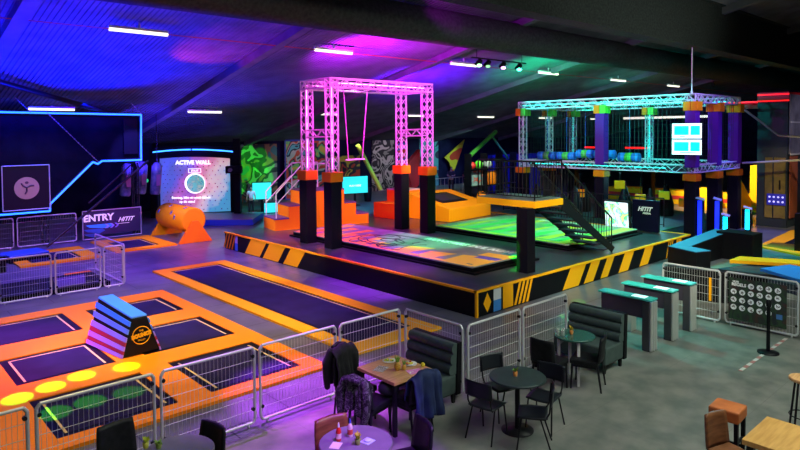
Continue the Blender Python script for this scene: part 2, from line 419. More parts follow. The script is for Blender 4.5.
# ------------------------------------------------------------------ stage
H=.58
st=T('show_stage','wide black raised stage with orange edging and hazard stripes','stage',(0,0,0))
M=MB(); M.bb(10.5,21.55,9.02,20.9,0,H-.02); M.build('body',BLACK,st)
M=MB(); M.bb(10.5,21.55,9.02,20.9,H-.02,H); M.build('deck',STAGEF,st)
M=MB()
M.bb(10.47,10.55,9.0,20.9,H-.03,H+.015); M.bb(10.47,21.55,8.99,9.07,H-.03,H+.015); M.bb(21.49,21.57,9.0,20.9,H-.03,H+.015)
M.bb(10.475,10.53,8.995,9.05,0,H); M.build('edge_trim',YELLOW,st)
HS=[YELLOW,mat('print_white',(.6,.62,.65),.5),mat('print_blue',(.04,.22,.6),.5)]
M=MB(); mY=Matrix.Rotation(PI/2,3,'X')
def para(y0,y1,lean): # left side (faces -X); read along -Y
    M=MB(); M.add([(10.495,y0+lean,0.02),(10.495,y1+lean,0.02),(10.495,y1,H-.03),(10.495,y0,H-.03)],[(0,1,2,3)],0); M.build('hazard_stripe',HS[0],st,fix=False)
def parb(x0,x1,lean,mi=0):
    M=MB(); M.add([(x0-lean,9.012,0.02),(x1-lean,9.012,0.02),(x1,9.012,H-.03),(x0,9.012,H-.03)],[(0,1,2,3)],0); M.build('hazard_stripe',HS[mi],st,fix=False)
for a,b in ((18.0,19.0),(16.85,17.8),(15.75,16.55)): para(a,b,.45)
y=20.8
while y>20.2: para(y-.12,y-.02,.25); y-=.2
for a,b in ((14.24,15.0),(15.25,15.73),(16.1,16.5),(17.1,17.66),(18.35,18.9)): parb(a,b,.38)
x=12.08
while x<12.62: parb(x-.045,x+.045,.2); x+=.155
x=19.95
while x<20.3: parb(x,x+.06,.2); x+=.14
parb(11.42,11.80,0); parb(20.5,20.9,0)
M=MB(); M.add([(10.86,9.012,.05),(11.0,9.012,.27),(10.86,9.012,.50),(10.72,9.012,.27)],[(0,1,2,3)],0); M.build('diamond_print',HS[0],st,fix=False)
M=MB(); M.add([(11.08,9.012,.28),(11.35,9.012,.28),(11.35,9.012,.54),(11.08,9.012,.54)],[(0,1,2,3)],0); M.build('corner_print',HS[1],st,fix=False)
M=MB(); M.add([(11.08,9.012,.02),(11.35,9.012,.02),(11.35,9.012,.28),(11.08,9.012,.28)],[(0,1,2,3)],0); M.build('corner_print',HS[2],st,fix=False)
M=MB(); M.add([(10.495,19.95,.28),(10.495,20.15,.28),(10.495,20.15,.54),(10.495,19.95,.54)],[(0,1,2,3)],0); M.build('corner_print',HS[1],st,fix=False)
M=MB(); M.add([(10.495,19.95,.02),(10.495,20.15,.02),(10.495,20.15,.28),(10.495,19.95,.28)],[(0,1,2,3)],0); M.build('corner_print',HS[2],st,fix=False)


# airbags
AG=noisy('airbag_print_grey',(.16,.17,.18),(.26,.28,.28),1.2,.5)
AG2=noisy('airbag_print_green',(.16,.22,.20),(.42,.55,.40),.9,.5)
def airbag(label,x0,x1,y0,y1,body,shapes,smats):
    t=T('landing_airbag',label,'airbag',(0,0,0),0)
    M=MB(); M.bb(x0-.07,x1+.12,y0-.12,y1+.12,H,H+.05); M.build('base_sheet',BLACK,t)
    M=MB(); M.bb(x0,x1,y0,y1,H+.05,H+.15); M.build('cushion',BLACK,t,bevel=.02)
    M=MB(); M.bb(x0,x1,y0,y1,H+.15,H+.175); top_=M.build('printed_top',body,t)
    M=MB()
    for ii,(poly,mi) in enumerate(shapes): M.prism(poly,H+.17,H+.1765+.0003*ii,mi)
    M.build('printed_shapes',smats,top_); return top_
x0,x1,y0,y1=11.74,14.25,10.2,18.35
sh=[]
yy=18.2
random.seed(3)
for i in range(6):  # bars at the far end, reaching across
    y=18.0-i*.72; w=.36; L_=(2.3,1.9,2.0,1.5,1.3,.8)[i]
    sh.append(([(x0+.05,y),(x0+.05,y-w),(x0+L_*.55,y-w-.12),(x0+L_*.55,y-.1),(x0+L_,y-.22),(x0+L_,y+.18)],0))
y=13.4
for L_,w in ((1.2,.6),(1.0,.55),(1.3,.7)):
    sh.append(([(x0+.05,y),(x0+.05,y-w),(x0+L_,y-w-.15),(x0+L_*.8,y+.1)],0)); y-=w+.45
sh.append(([(x0+.03,y1-.1),(x0+.03,y0+.1),(x0+.2,y0+.1),(x0+.2,y1-.1)],0))
sh.append(([(x0+.1,y0+.04),(x1-.6,y0+.04),(x1-.6,y0+.22),(x0+.1,y0+.22)],0))
for a,b,c,mi in ((.3,.95,1.15,0),(1.0,1.3,.8,1),(1.35,1.8,.95,0),(1.9,2.3,.6,2)):
    sh.append(([(x0+a,y0+.1),(x0+b,y0+.1),(x0+b-.05,y0+c),(x0+a-.05,y0+c)],mi))
a1=airbag('front printed landing airbag with white lettering and monster drawing on stage',x0,x1,y0,y1,AG,sh,[mat('print_orange',(.95,.50,.06),.5),mat('print_violet',(.12,.08,.6),.5),mat('print_teal',(.05,.3,.4),.5)])
M=MB()  # scribbled creature drawing
random.seed(11)
def curl(cx,cy,r,a0,a1_,w=.035,sx=1.,sy=1.):
    n=14; pts=[(cx+sx*r*math.cos(a0+(a1_-a0)*i/n),cy+sy*r*math.sin(a0+(a1_-a0)*i/n)) for i in range(n+1)]
    for (a,b),(c,d) in zip(pts,pts[1:]):
        M.box(((a+c)/2,(b+d)/2,H+.181),(math.hypot(c-a,d-b)+.01,w,.006),math.atan2(d-b,c-a))
for (cx,cy,r,a0,a1_,sx,sy) in ((12.8,14.7,.85,.3,5.2,.8,1.3),(12.7,14.6,.55,2,7.2,.8,1.3),(12.3,14.1,.3,0,6.3,1,1),(12.2,15.3,.3,0,5,1,1),(13.2,14.1,.35,1,5,1,1.2),(13.3,15.2,.4,2,7,.8,1.3),(12.7,15.6,.6,-.5,2,1,.6),(12.1,13.7,.4,1,4.4,.6,1.3),(12.9,14.7,.2,0,6.3,1,1.4),(12.6,13.2,.5,0,2.6,1,.5),(13.5,14.6,.6,-1.2,1.2,.4,1.6)):
    curl(cx,cy,r,a0,a1_,.05,sx,sy)
M.build('creature_drawing',mat('print_black',(.02,.02,.03),.5),a1)
text('lettering','MONSTERS DUL HOW',.34,Matrix.Translation((13.9,12.3,H+.184))@Matrix.Rotation(-PI/2,4,'Z'),mat('bright_letter',(.95,.95,.95),.5),a1,extrude=.003,bold=.016,shear=.2)
x0,x1,y0,y1=16.1,20.4,10.3,15.85
sh=[]; random.seed(5)
for i in range(9):
    y=15.4-i*.62; a=random.uniform(.1,.5); b=a+random.uniform(1.2,2.3)
    sh.append(([(x0+a,y),(x0+b,y-.1),(x0+b+.4,y-.32),(x0+a+.2,y-.40)],i%2))
for i in range(5):
    y=15.0-i*.9; a=2.4+random.uniform(0,.5)
    sh.append(([(x0+a,y),(x0+a+1.2,y-.15),(x0+a+.9,y-.5),(x0+a-.1,y-.4)],(i+1)%2))
sh.append(([(x0+.03,y1-.1),(x0+.03,y0+.1),(x0+.25,y0+.1),(x0+.25,y1-.1)],0))
sh.append(([(x0+.1,y0+.05),(x1-.1,y0+.05),(x1-.1,y0+.45),(x0+.1,y0+.45)],0))
a2=airbag('rear landing airbag with green and yellow camouflage print under the balcony',x0,x1,y0,y1,AG2,sh,[mat('print_yellow',(.8,.6,.05),.5),mat('print_green',(.08,.55,.15),.5)])
text('lettering','BOUNCE',.4,Matrix.Translation((19.9,13.1,H+.184))@Matrix.Rotation(-PI/2,4,'Z'),LETTER,a2,extrude=.003,bold=.01)

# magenta truss gantry
PAD=mat('black_column_pad',(.004,.0035,.008),.55,spec=.15)
g=T('truss_gantry','pink lit square truss gantry on four black padded legs','truss',(0,0,0))
PLED=mat('pink_led',(1,.1,.8),.4,emis=(1,.10,.78),strength=22)
TX=(11.43,15.55); TY=(15.6,16.95); ZT=5.66
for X in TX:
    for Y in TY:
        M=MB(); M.box((X,Y,(H+2.62)/2),(.40,.40,2.62-H)); M.build('column_pad',PAD,g,bevel=.02)
        M=MB(); M.box((X,Y,2.77),(.48,.48,.30)); M.build('collar_pad',ORANGE,g,bevel=.02)
        M=MB(); truss(M,(X,Y,2.9),(X,Y,ZT),.27,.27,.030,.017); M.build('truss_tower',ALU,g)
        M=MB(); M.tube((X,Y,3.0),(X,Y,ZT-.1),.008,6); M.build('led_strip',PLED,g)
    M=MB(); truss(M,(X,TY[0]-.15,ZT),(X,TY[1]+.14,ZT),.27,.27,.030,.017); M.build('top_beam',ALU,g)
    M=MB(); truss(M,(X,TY[0]+.15,4.12),(X,TY[1]-.15,4.10),.22,.24,.028,.015); M.build('cross_beam',ALU,g)
for Y in TY:
    M=MB(); truss(M,(TX[0]-.15,Y,ZT),(TX[1]+.14,Y,ZT),.27,.27,.030,.017); M.build('top_beam',ALU,g)
    M=MB(); M.tube((TX[0],Y,ZT),(TX[1],Y,ZT),.008,6); M.build('led_strip',PLED,g)
sw=T('trapeze_swing','thin trapeze swing hanging inside the pink truss gantry','swing',(0,16.3,0))
M=MB(); M.tube((12.42,0,5.5),(12.6,0,3.25),.018,6); M.tube((13.42,0,5.5),(13.18,0,3.25),.018,6); M.build('strap',mat('pink_webbing',(.6,.25,.5),.6),sw)
M=MB(); M.tube((12.5,0,3.24),(13.28,0,3.24),.025,8); M.build('bar',WHITE,sw)

# stepped jump tower
TOPV=mat('purple_top_vinyl',(.13,.05,.20),.5)
t=T('jump_tower','orange stepped jump tower with handrail behind the truss legs','platform',(11.9,19.8,H),-.2)
for (u0,u1,h) in ((0,.55,.45),(.55,1.08,.90),(1.08,2.8,1.42),(2.8,3.3,.88),(3.3,3.85,.42)):
    M=MB(); M.bb(u0,u1,0,1.2,0,h-.05); sb_=M.build('step_block',ORANGE,t)
    M=MB(); M.bb(u0,u1,-.01,1.2,h-.05,h); M.build('step_top',TOPV,sb_)
RL=mat('pink_white_rail',(.75,.65,.75),.4)
for v in (.05,1.15):
    M=MB(); M.tube((.08,v,.45),(.08,v,1.35),.022,8); M.tube((1.12,v,1.42),(1.12,v,2.4),.022,8); M.tube((2.2,v,1.42),(2.2,v,2.4),.022,8)
    M.tube((.08,v,1.35),(1.12,v,2.4),.022,8); M.tube((.08,v,.95),(1.12,v,1.95),.02,8); M.tube((1.12,v,2.4),(2.2,v,2.4),.022,8)
    M.build('handrail',RL,t)
# ramp tower
t=T('ramp_tower','orange box with tilted trampoline panel behind the stage','platform',(17.95,16.8,H),.1)
lo=[(0,0,0),(2.9,0,0),(2.9,2.2,0),(0,2.2,0)]; hi=[(0,0,.52),(2.9,0,.50),(2.9,2.2,1.0),(0,2.2,1.05)]
M=MB(); M.hexa(lo,hi); M.build('body',YELLOW,t,bevel=.02)
fr=[lerp(hi[0],hi[2],.0)]
def onq(u,v,dz): 
    return lerp(lerp(hi[0],hi[1],u),lerp(hi[3],hi[2],u),v)+Vector((0,0,dz))
M=MB(); M.hexa([onq(.14,.30,-.01),onq(.74,.30,-.01),onq(.74,.82,-.01),onq(.14,.82,-.01)],[onq(.14,.30,.02),onq(.74,.30,.02),onq(.74,.82,.02),onq(.14,.82,.02)]); M.build('bed_frame',BLACK,t)
M=MB(); M.hexa([onq(.2,.38,.0),onq(.68,.38,.0),onq(.68,.74,.0),onq(.2,.74,.0)],[onq(.2,.38,.03),onq(.68,.38,.03),onq(.68,.74,.03),onq(.2,.74,.03)]); M.build('bed',mat('dark_grey_bed',(.03,.03,.035),.6),t)
t=T('orange_steps','orange step blocks between the two right black truss legs','platform',(17.0,18.9,H),.0)
M=MB(); M.bb(0,.75,0,1.4,0,.62); M.build('step_block',ORANGE,t,bevel=.01)
M=MB(); M.bb(.75,1.7,.3,1.4,0,1.1); M.build('step_block',ORANGE,t,bevel=.01)
M=MB(); M.bb(.75,1.7,.3,1.4,1.1,1.15); M.build('step_top',mat('pale_top',(.6,.5,.4),.5),t)

# balcony with stair
b=T('stage_balcony','black railed jump balcony with yellow edge on one square post','balcony',(0,0,0))
bx0,bx1,by0,by1,bz=13.0,14.25,9.25,11.15,2.38
M=MB(); M.bb(12.75,13.08,9.3,9.63,H,2.2); M.build('post',PAD,b)
M=MB(); M.bb(bx0,bx1,by0,by1,2.19,2.36); M.build('edge_band',YELLOW,b)
M=MB(); M.bb(bx0+.03,bx1-.03,by0+.03,by1-.03,2.36,2.385); M.build('deck',noisy('deck_grip',(.08,.12,.11),(.14,.2,.18),30,.6),b)
def rail(M,p0,p1,h=.98,n=None):
    p0=Vector(p0); p1=Vector(p1); L=(p1-p0).length; n=n or max(2,round(L/.12)); Z=Vector((0,0,1))
    M.tube(p0+Z*h,p1+Z*h,.022,8); M.tube(p0+Z*.08,p1+Z*.08,.015,6)
    for i in range(n+1):
        q=p0.lerp(p1,i/n); M.tube(q+Z*(0 if i%n==0 else .08),q+Z*h,.018 if i%n==0 else .009,6)
M=MB(); rail(M,(bx0+.03,by0+.03,bz),(bx0+.03,by1-.03,bz)); rail(M,(bx0+.03,by0+.03,bz),(bx1-.03,by0+.03,bz)); rail(M,(bx0+.03,by1-.03,bz),(bx1-.03,by1-.03,bz)); M.build('railing',DSTEEL,b)
s=T('metal_stair','dark metal stair descending right from the balcony','stair',(0,0,0))
sx0,sx1,sy0,sy1=14.27,16.75,9.3,10.25; n=8
M=MB()
for i in range(n):
    u=(i+.5)/n; x=sx0+(sx1-sx0)*u; z=2.3-(2.3-H)*(i+1)/(n+.6); M.bb(x-.16,x+.16,sy0+.03,sy1-.03,z-.035,z)
M.build('tread',mat('stair_tread',(.05,.04,.06),.4,.3),s)
for yy in (sy0,sy1):
    M=MB(); M.hexa([(sx0,yy-.02,2.05),(sx0,yy+.02,2.05),(sx1+.1,yy+.02,H),(sx1+.1,yy-.02,H)][::1],[(sx0,yy-.02,2.36),(sx0,yy+.02,2.36),(sx1+.25,yy+.02,H+.12),(sx1+.25,yy-.02,H+.12)]); M.build('stringer',DSTEEL,s)
    M=MB(); rail(M,(sx0,yy,2.3),(sx1+.1,yy,H+.02),.98,18); M.build('railing',DSTEEL,s)

# ------------------------------------------------------------------ turquoise truss cage
TLED=mat('turquoise_led',(.1,1,.9),.4,emis=(.02,.95,.85),strength=7)
PURP=mat('purple_column_pad',(.12,.02,.30),.55,spec=.15)
GREENP=mat('green_pad',(.12,.65,.04),.5)
g=T('ninja_cage','big turquoise lit truss cage with netting and padded columns','cage',(0,0,0))
CX=(23.8,28.0); CY=(9.9,13.6,17.6); CT=5.32; CL=2.68
for X in CX:
    M=MB(); truss(M,(X,CY[0]-.15,CT),(X,CY[2]+.15,CT),.30,.28,.032,.019); M.build('top_beam',ALU,g)
    M=MB(); truss(M,(X,CY[0]-.15,CL),(X,CY[2]-.2,CL),.28,.36,.030,.017); M.build('lower_beam',ALU,g)
    M=MB(); M.tube((X,CY[0]+(.3),CT),(X,CY[2],CT),.007,6); M.build('led_strip',TLED,g)
for Y in (CY[0],CY[2]):
    M=MB(); truss(M,(CX[0]-.1,Y,CT),(CX[1]+.1,Y,CT),.30,.28,.032,.019); M.build('top_beam',ALU,g)
    M=MB(); truss(M,(CX[0],Y,CL),(CX[1],Y,CL),.28,.36,.030,.017); M.build('lower_beam',ALU,g)
M=MB(); M.tube((CX[0],CY[0]+1.0,CL),(CX[0],CY[2]-.4,CL),.006,6); M.build('led_strip',TLED,g)
for (X,Y,kind) in ((23.8,17.6,'t'),(23.8,13.6,'p'),(23.8,9.9,'p'),(25.9,9.9,'p'),(28,9.9,'p'),(28,13.6,'t'),(28,17.6,'t'),(25.9,17.6,'t')):
    w=.40 if kind=='p' else .30
    M=MB(); M.box((X,Y,1.12),(.42,.42,2.24)); M.build('column_pad',PAD,g,bevel=.02)
    M=MB(); M.box((X,Y,2.36),(.5,.5,.26)); M.build('collar_pad',ORANGE,g,bevel=.02)
    if kind=='p':
        M=MB(); M.box((X,Y,3.83),(w,w,2.2)); M.build('column_pad',PURP,g,bevel=.02)
    else:
        M=MB(); truss(M,(X,Y,2.5),(X,Y,5.1),.24,.28,.030,.016); M.build('truss_tower',ALU,g)
        M=MB(); M.tube((X,Y,2.9),(X,Y,5.0),.005,6); M.build('led_strip',TLED,g)
    M=MB(); M.box((X-.02,Y+.12,5.02),(.44,.26,.34)); M.build('collar_pad',ORANGE,g,bevel=.01)
    M=MB(); M.box((X-.02,Y-.16,5.02),(.44,.26,.34)); M.build('collar_pad',GREENP if Y>10 else YELLOW,g,bevel=.01)
NET=mat('net_cord',(.03,.06,.06),.8,spec=.1)
M=MB()
X=23.75
y=CY[0]
while y<CY[2]: M.tube((X,y,2.85),(X,y,5.2),.006,4,cap=False); y+=.16
y=CY[0]
while y<CY[2]: M.tube((CX[1],y,2.85),(CX[1],y,5.2),.006,4,cap=False); y+=.22
x=CX[0]
while x<CX[1]: M.tube((x,CY[0],2.85),(x,CY[0],5.2),.006,4,cap=False); M.tube((x,CY[2],2.85),(x,CY[2],5.2),.006,4,cap=False); x+=.2
z=2.9
while z<5.2:
    M.tube((X,CY[0],z),(X,CY[2],z),.004,4,cap=False); M.tube((CX[0],CY[0],z),(CX[1],CY[0],z),.004,4,cap=False); z+=.24
M.build('safety_net',NET,g)
M=MB(); M.bb(CX[0]-.1,CX[1]+.1,CY[0]-.1,CY[2]+.1,2.50,2.56); M.build('cage_floor',mat('cage_floor',(.02,.03,.04),.6),g)
# horizontal rollers in the cage
RB=mat('roller_blue',(.03,.22,.75),.45); RG=mat('roller_green',(.12,.6,.08),.45)
for i,(y0,y1,z) in enumerate(((17.35,16.4,3.0),(16.3,15.4,3.0),(15.3,14.5,3.12),(14.4,13.5,3.12),(13.3,12.4,3.02))):
    M=MB(); ay=Matrix.Rotation(-PI/2,3,'X'); L_=y0-y1; c=(24.7,y1,z)
    for a,b_,mi in ((0,.33,0),(.33,.67,1),(.67,1,0)):
        M.lathe([(.15,L_*a),(.19,L_*a+.01),(.19,L_*b_-.01),(.15,L_*b_)],c,18,mi,axis=ay)
    M.tube((24.7,y1+.5*L_,z+.15),(24.7,y1+.5*L_,5.2),.008,5)
    o=tag(M.build('foam_roller',[RB,RG]),None,'roller','foam rollers hanging in the cage')
    o['label']=['leftmost blue and green foam roller hanging in the cage','second blue and green foam roller from the left in the cage','third blue and green foam roller from the left, hung higher','foam roller just left of the purple cage column','foam roller just right of the purple cage column'][i]
# twin displays on cage front
SCRC=mat('cyan_screen',(0,.5,.5),.3,emis=(.0,.82,.85),strength=1.5); SCRW=mat('white_screen_glow',(.8,.9,.9),.3,emis=(.7,1,.97),strength=1.6)
for zc,lab in ((4.10,'upper cyan and white display mounted on the cage front'),(3.50,'lower cyan and white display mounted on the cage front')):
    t=T('display_screen',lab,'screen',(23.5,9.98,zc),0,'displays on the cage front')
    M=MB(); M.bb(.0,.06,-.56,.56,-.29,.29); M.bb(.06,.1,-.1,.1,-.1,.1); M.build('casing',DSTEEL,t,bevel=.008)
    M=MB(); M.bb(-.004,0,-.54,.54,-.275,.275); sc_=M.build('screen',SCRW,t)
    M=MB(); M.bb(-.008,-.004,-.08,.46,-.15,.19); M.bb(-.008,-.004,-.48,-.14,-.15,.19); M.build('picture',SCRC,sc_)
    M=MB(); M.bb(-.007,-.004,.05,.25,-.22,-.19) if zc>4 else M.bb(-.007,-.004,-.35,.25,-.22,-.19); M.build('caption_line',mat('caption_grey',(.1,.4,.45),.5),sc_)
# kiosk screen + board on stage
t=T('game_screen','bright tilted colourful game screen at the foot of the stairs','screen',(20.5,11.1,H),-.06)
M=MB(); mx=Matrix.Rotation(-.10,3,'Y'); M.box((0,0,.55),(.08,1.02,1.12),0,mx=mx); M.build('casing',DSTEEL,t,bevel=.01)
M=MB(); M.box((-.046,0,.55),(.01,.90,.98),0,mx=mx); M.build('screen',art('game_screen_print',[(.25,.15,.6),(.6,.65,.9),(.75,.8,.95),(.8,.75,.85),(.35,.8,.75),(.05,.6,.25),(.75,.7,.3)],2.2,emis=.9,kind='lin',dist=2.5),t)
M=MB(); M.bb(.06,.16,-.3,.3,0,.9); M.build('stand',DSTEEL,t)
t=T('info_board','dark blue free standing board with small white logo beside the game screen','board',(21,10.35,H),0)
M=MB(); M.bb(0,.12,-.50,.45,.02,1.12); M.build('panel',mat('board_navy',(.003,.004,.02),.6,spec=.1),t,bevel=.01)
text('logo','HITIT',.2,faceX(-.004,.0,.80),LETTER,t,bold=.01,shear=.3); text('logo','ARENA',.09,faceX(-.004,-.08,.66),LETTER,t,bold=.004)
# railing and clutter under cage
rg=T('guard_railing','dark guard railing under the turquoise cage','railing',(0,0,0))
M=MB(); rail(M,(22.6,10.4,H),(22.6,17.8,H),1.05,24) ; M.bb(22.4,28.2,9.5,18,0,H) if False else None; M.build('rails',DSTEEL,rg)
M=MB(); M.bb(21.7,28.3,10.3,18,.0,.5); structure(M.build('trim_11',noisy('green_turf_floor',(.02,.10,.08),(.03,.14,.11),4,.6)))
random.seed(21)
dum=[(23.2,12.3,.5),(24.2,11.7,.45),(23.4,14.6,.55),(24.8,13.1,.6),(25.2,15.3,.6),(23.2,16.4,.5),(26.3,12.0,.55)]
for i,(x,y,r_) in enumerate(dum):
    M=MB(); M.lathe([(r_*.5,0),(r_*.55,.06),(r_*.55,.5),(r_*.35,.9),(r_*.12,1.3)],(0,0,0),14); 
    o=M.build('foam_bollard',BLACK,loc=(x,y,.5)); tag(o,'dark tapered foam bollard standing in the shade under the cage','obstacle','foam bollards under the cage')
# yellow foam shapes under the cage level (hanging banners with orange-yellow)
t=[(24.2,13.0,1.9),(24.6,12.3,1.35),(25.0,11.5,1.5),(25.5,10.9,1.2),(24.4,15.0,1.4)]
for i,(x,y,z) in enumerate(t):
    M=MB(); M.box((0,0,.0),(.12,.42,.34),.3); o=M.build('punch_pad',YELLOW,loc=(x,y,z),bevel=.02)
    M=MB(); M.tube((0,0,.16),(0,0,2.5-z),.01,5); M.build('hanging_cord',DSTEEL,o)
    tag(o,['yellow hanging pad just right of the purple column base','yellow hanging pad above the game screen','yellow hanging pad above the dark info board','small yellow hanging pad next to the right cage column','yellow hanging pad left of the purple column base'][i],'pad','hanging pads under the cage')

# far right parkour zone ----------------------------------------------------
def single(name,label,cat,M_,m,loc=(0,0,0),bevel=0,group=None): return tag(M_.build(name,m,None,loc,bevel),label,cat,group)
M=MB(); M.bb(0,1.2,0,9.0,0,.75); o=single('foam_beam','long yellow foam beam with red stripe behind the cage','block',M,YELLOW,(35.0,10.6,0),.03)
M=MB(); M.bb(-.02,0.,0.1,8.9,.28,.48); M.build('red_band',mat('red_vinyl',(.6,.02,.02),.45),o)
M=MB(); M.bb(0,.9,0,.8,0,2.35); single('foam_tower','tall yellow foam tower block in the far right parkour zone','block',M,YELLOW,(34.0,10.5,0),.03)
M=MB(); M.prism([(0,0),(2.2,0),(0,1.7)],0,.6,0,mx=Matrix.Rotation(PI/2,3,'X')@Matrix.Rotation(0,3,'Z')); single('foam_wedge','yellow foam wedge leaning beside the tall yellow tower','block',M,YELLOW,(32.6,11.8,0),.02)
M=MB(); M.bb(0,1,0,.6,0,1.1); single('foam_tower','shorter yellow foam block seen between the dark cage columns','block',M,YELLOW,(33.4,13.1,0),.03)
# lit pillars
NEONC=mat('cyan_tube',(.1,.8,1),.4,emis=(.0,.55,1),strength=5); NEONB=mat('blue_tube',(.05,.1,1),.4,emis=(.005,.02,1),strength=1.5)
for (x,y,h,m,lab) in ((25.35,9.27,.82,NEONC,'left cyan lit pillar behind the dark foam block'),(27.46,9.2,.92,NEONC,'right cyan lit pillar with white cap'),(23.75,9.58,1.55,NEONB,'deep blue lit post at the nearest cage column'),(25.42,9.6,1.4,NEONB,'deep blue lit post between the two dark cage columns')):
    t=T('light_pillar',lab,'lamp',(x,y,0),0,'lit pillars at the cage end')
    M=MB(); M.bb(0,.2,-.09,.09,0,h); M.build('housing',BLACK,t)
    M=MB(); M.bb(-.03,0,-.075,.075,.08,h-.03); M.build('light_panel',m,t)
    M=MB(); M.box((.02,0,h+.05),(.34,.3,.03),.3,mx=Matrix.Rotation(.3,3,'X')); M.build('cap_plate',mat('cap_white',(.5,.6,.7),.4),t)
# big dark obstacle
BLUV=mat('blue_top_vinyl',(.03,.16,.32),.45)
t=T('parkour_ring','dark angular foam enclosure with blue tops beside the stage','obstacle',(0,0,0))
def seg(a,b,w,h0,h1,top=BLUV,name='foam_segment'):
    a=Vector((*a,0)); b=Vector((*b,0)); d=(b-a).normalized(); n=Vector((-d.y,d.x,0))*w/2
    M=MB(); M.hexa([a-n,b-n,b+n,a+n],[a-n+Vector((0,0,h0)),b-n+Vector((0,0,h1)),b+n+Vector((0,0,h1)),a+n+Vector((0,0,h0))]); o=M.build(name,BLACK,t,bevel=.015)
    n2=n*1.02; M=MB(); M.hexa([a-n2+Vector((0,0,h0)),b-n2+Vector((0,0,h1)),b+n2+Vector((0,0,h1)),a+n2+Vector((0,0,h0))],[a-n2+Vector((0,0,h0+.02)),b-n2+Vector((0,0,h1+.02)),b+n2+Vector((0,0,h1+.02)),a+n2+Vector((0,0,h0+.02))]); M.build('top_sheet',top,t)
seg((18.9,8.35),(18.5,7.35),.55,.62,.62)
seg((18.9,8.2),(21.7,8.0),.5,.62,.82)
seg((21.45,7.95),(21.35,6.85),.7,.85,.85,BLACK)
DK=mat('dark_blue_vinyl',(.012,.03,.05),.45)
M=MB(); M.hexa([(15.1,6.95,0),(15.95,4.9,0),(17.2,5.3,0),(16.4,7.3,0)],[(15.1,6.95,.78),(15.95,4.9,.72),(17.2,5.3,.5),(16.4,7.3,.6)]); single('foam_bank','plain black foam bank directly behind the wire barrier by the turnstiles','obstacle',M,BLACK,(0,0,0),.02)
t=T('bank_pads','low foam bank with yellow strip and bright blue pad at right edge','obstacle',(0,0,0))
M=MB(); M.hexa([(18.9,7.1,0),(17.4,4.3,0),(20.3,3.6,0),(21.2,6.0,0)],[(18.9,7.1,.12),(17.4,4.3,.28),(20.3,3.6,.28),(20.6,6.0,.28)]); M.build('base',DK,t)
M=MB(); M.hexa([(18.6,5.9,.28),(17.7,4.5,.28),(19.3,4.2,.28),(19.7,5.5,.28)],[(18.6,5.9,.36),(17.7,4.5,.36),(19.3,4.2,.36),(19.7,5.5,.36)]); M.build('blue_pad',mat('bright_blue_vinyl',(.02,.22,.75),.4),t)
M=MB(); M.hexa([(19.5,7.0,.2),(20.0,5.2,.28),(20.7,5.2,.28),(20.3,7.0,.2)],[(19.5,7.0,.30),(20.0,5.2,.36),(20.7,5.2,.36),(20.3,7.0,.30)]); M.build('yellow_pad',YELLOW,t)
t=T('corner_trampoline','yellow framed triangular trampoline near the right picture edge','trampoline',(0,0,0))
M=MB(); M.prism([(24.0,7.7),(28.8,8.0),(30,5.5),(24.8,4.8),(23.2,6.2)],0,.05); M.build('safety_pad',YELLOW,t)
M=MB(); M.prism([(25.2,7.2),(28.2,7.35),(28.6,5.9),(25.3,5.7)],.05,.06); M.build('bed_frame',BLACK,t)
M=MB(); M.prism([(25.5,7.0),(27.9,7.1),(28.2,6.1),(25.6,5.95)],.06,.065); M.build('bed',AG2,t)
M=MB(); M.bb(0,.9,0,1.2,0,1.3); single('foam_block','tall dark foam block with light top cut by the right picture edge','block',M,BLACK,(23.9,5.35,0),.02)
M=MB(); M.bb(0,2.3,0,.05,0,1.0)
t=T('striped_barrier','low black board with pale diagonal stripes behind the lit pillars','board',(28.35,9.62,0),0)
M=MB(); M.bb(0,1.0,0,.1,0,.8); M.build('board',BLACK,t)
M=MB()
for i in range(3): M.add([(.05+i*.26,-.006,.05),(.16+i*.26,-.006,.05),(.42+i*.26,-.006,.75),(.31+i*.26,-.006,.75)],[(0,1,2,3)])
M.build('stripes',mat('pale_stripe',(.5,.5,.5),.5),t,fix=False)
# cage tower with red top
t=T('red_tower','tall dark arena tower with glowing red top and olive doors','tower',(29.5,8.38,0),0)
M=MB(); M.bb(0,5,0,1.15,0,5.35); M.build('body',mat('tower_panel',(.02,.03,.05),.5),t)
RED=mat('red_led',(.8,.02,.02),.4,emis=(1,.01,.01),strength=1.6)
M=MB(); M.bb(-.06,-.04,-.06,1.15,5.58,5.63); M.bb(-.06,-.04,-.06,1.15,5.32,5.36); M.build('red_led_strip',RED,t)
M=MB(); M.bb(-.04,5,-.04,1.15,5.28,5.7); M.build('red_fascia',mat('red_fascia',(.45,.01,.015),.5),t)
M=MB(); M.bb(.05,5,-.09,-.04,3.1,5.6); M.build('side_panel',noisy('grey_panel',(.10,.10,.13),(.2,.2,.24),2,.6),t)
M=MB(); M.bb(.05,5,-.13,-.09,4.4,4.46); M.bb(.05,5,-.13,-.09,3.05,3.12); M.bb(1.9,1.96,-.13,-.09,3.05,5.6); M.build('panel_frame',STEEL,t)
OL=noisy('olive_panel',(.13,.10,.03),(.20,.15,.05),3,.5)
M=MB(); M.bb(-.05,-.02,.05,.48,.4,2.95); dp_=M.build('door_panel',OL,t)
M=MB(); M.bb(-.07,-.05,.22,.28,1.6,2.0); M.build('door_handle',DSTEEL,dp_)
M=MB(); M.bb(-.05,-.02,.54,.82,.4,2.95); M.build('door_panel',OL,t)
M=MB(); M.bb(.1,1.1,-.09,-.06,.4,3.0); M.build('door_panel',mat('side_door',(.25,.07,.04),.5),t)
M=MB(); M.bb(-.10,-.07,.02,.72,.95,1.42) ; sp_=M.build('sign_plate',mat('sign_blue',(.02,.02,.3),.5,emis=(.02,.02,.5),strength=.35),t)
M=MB()
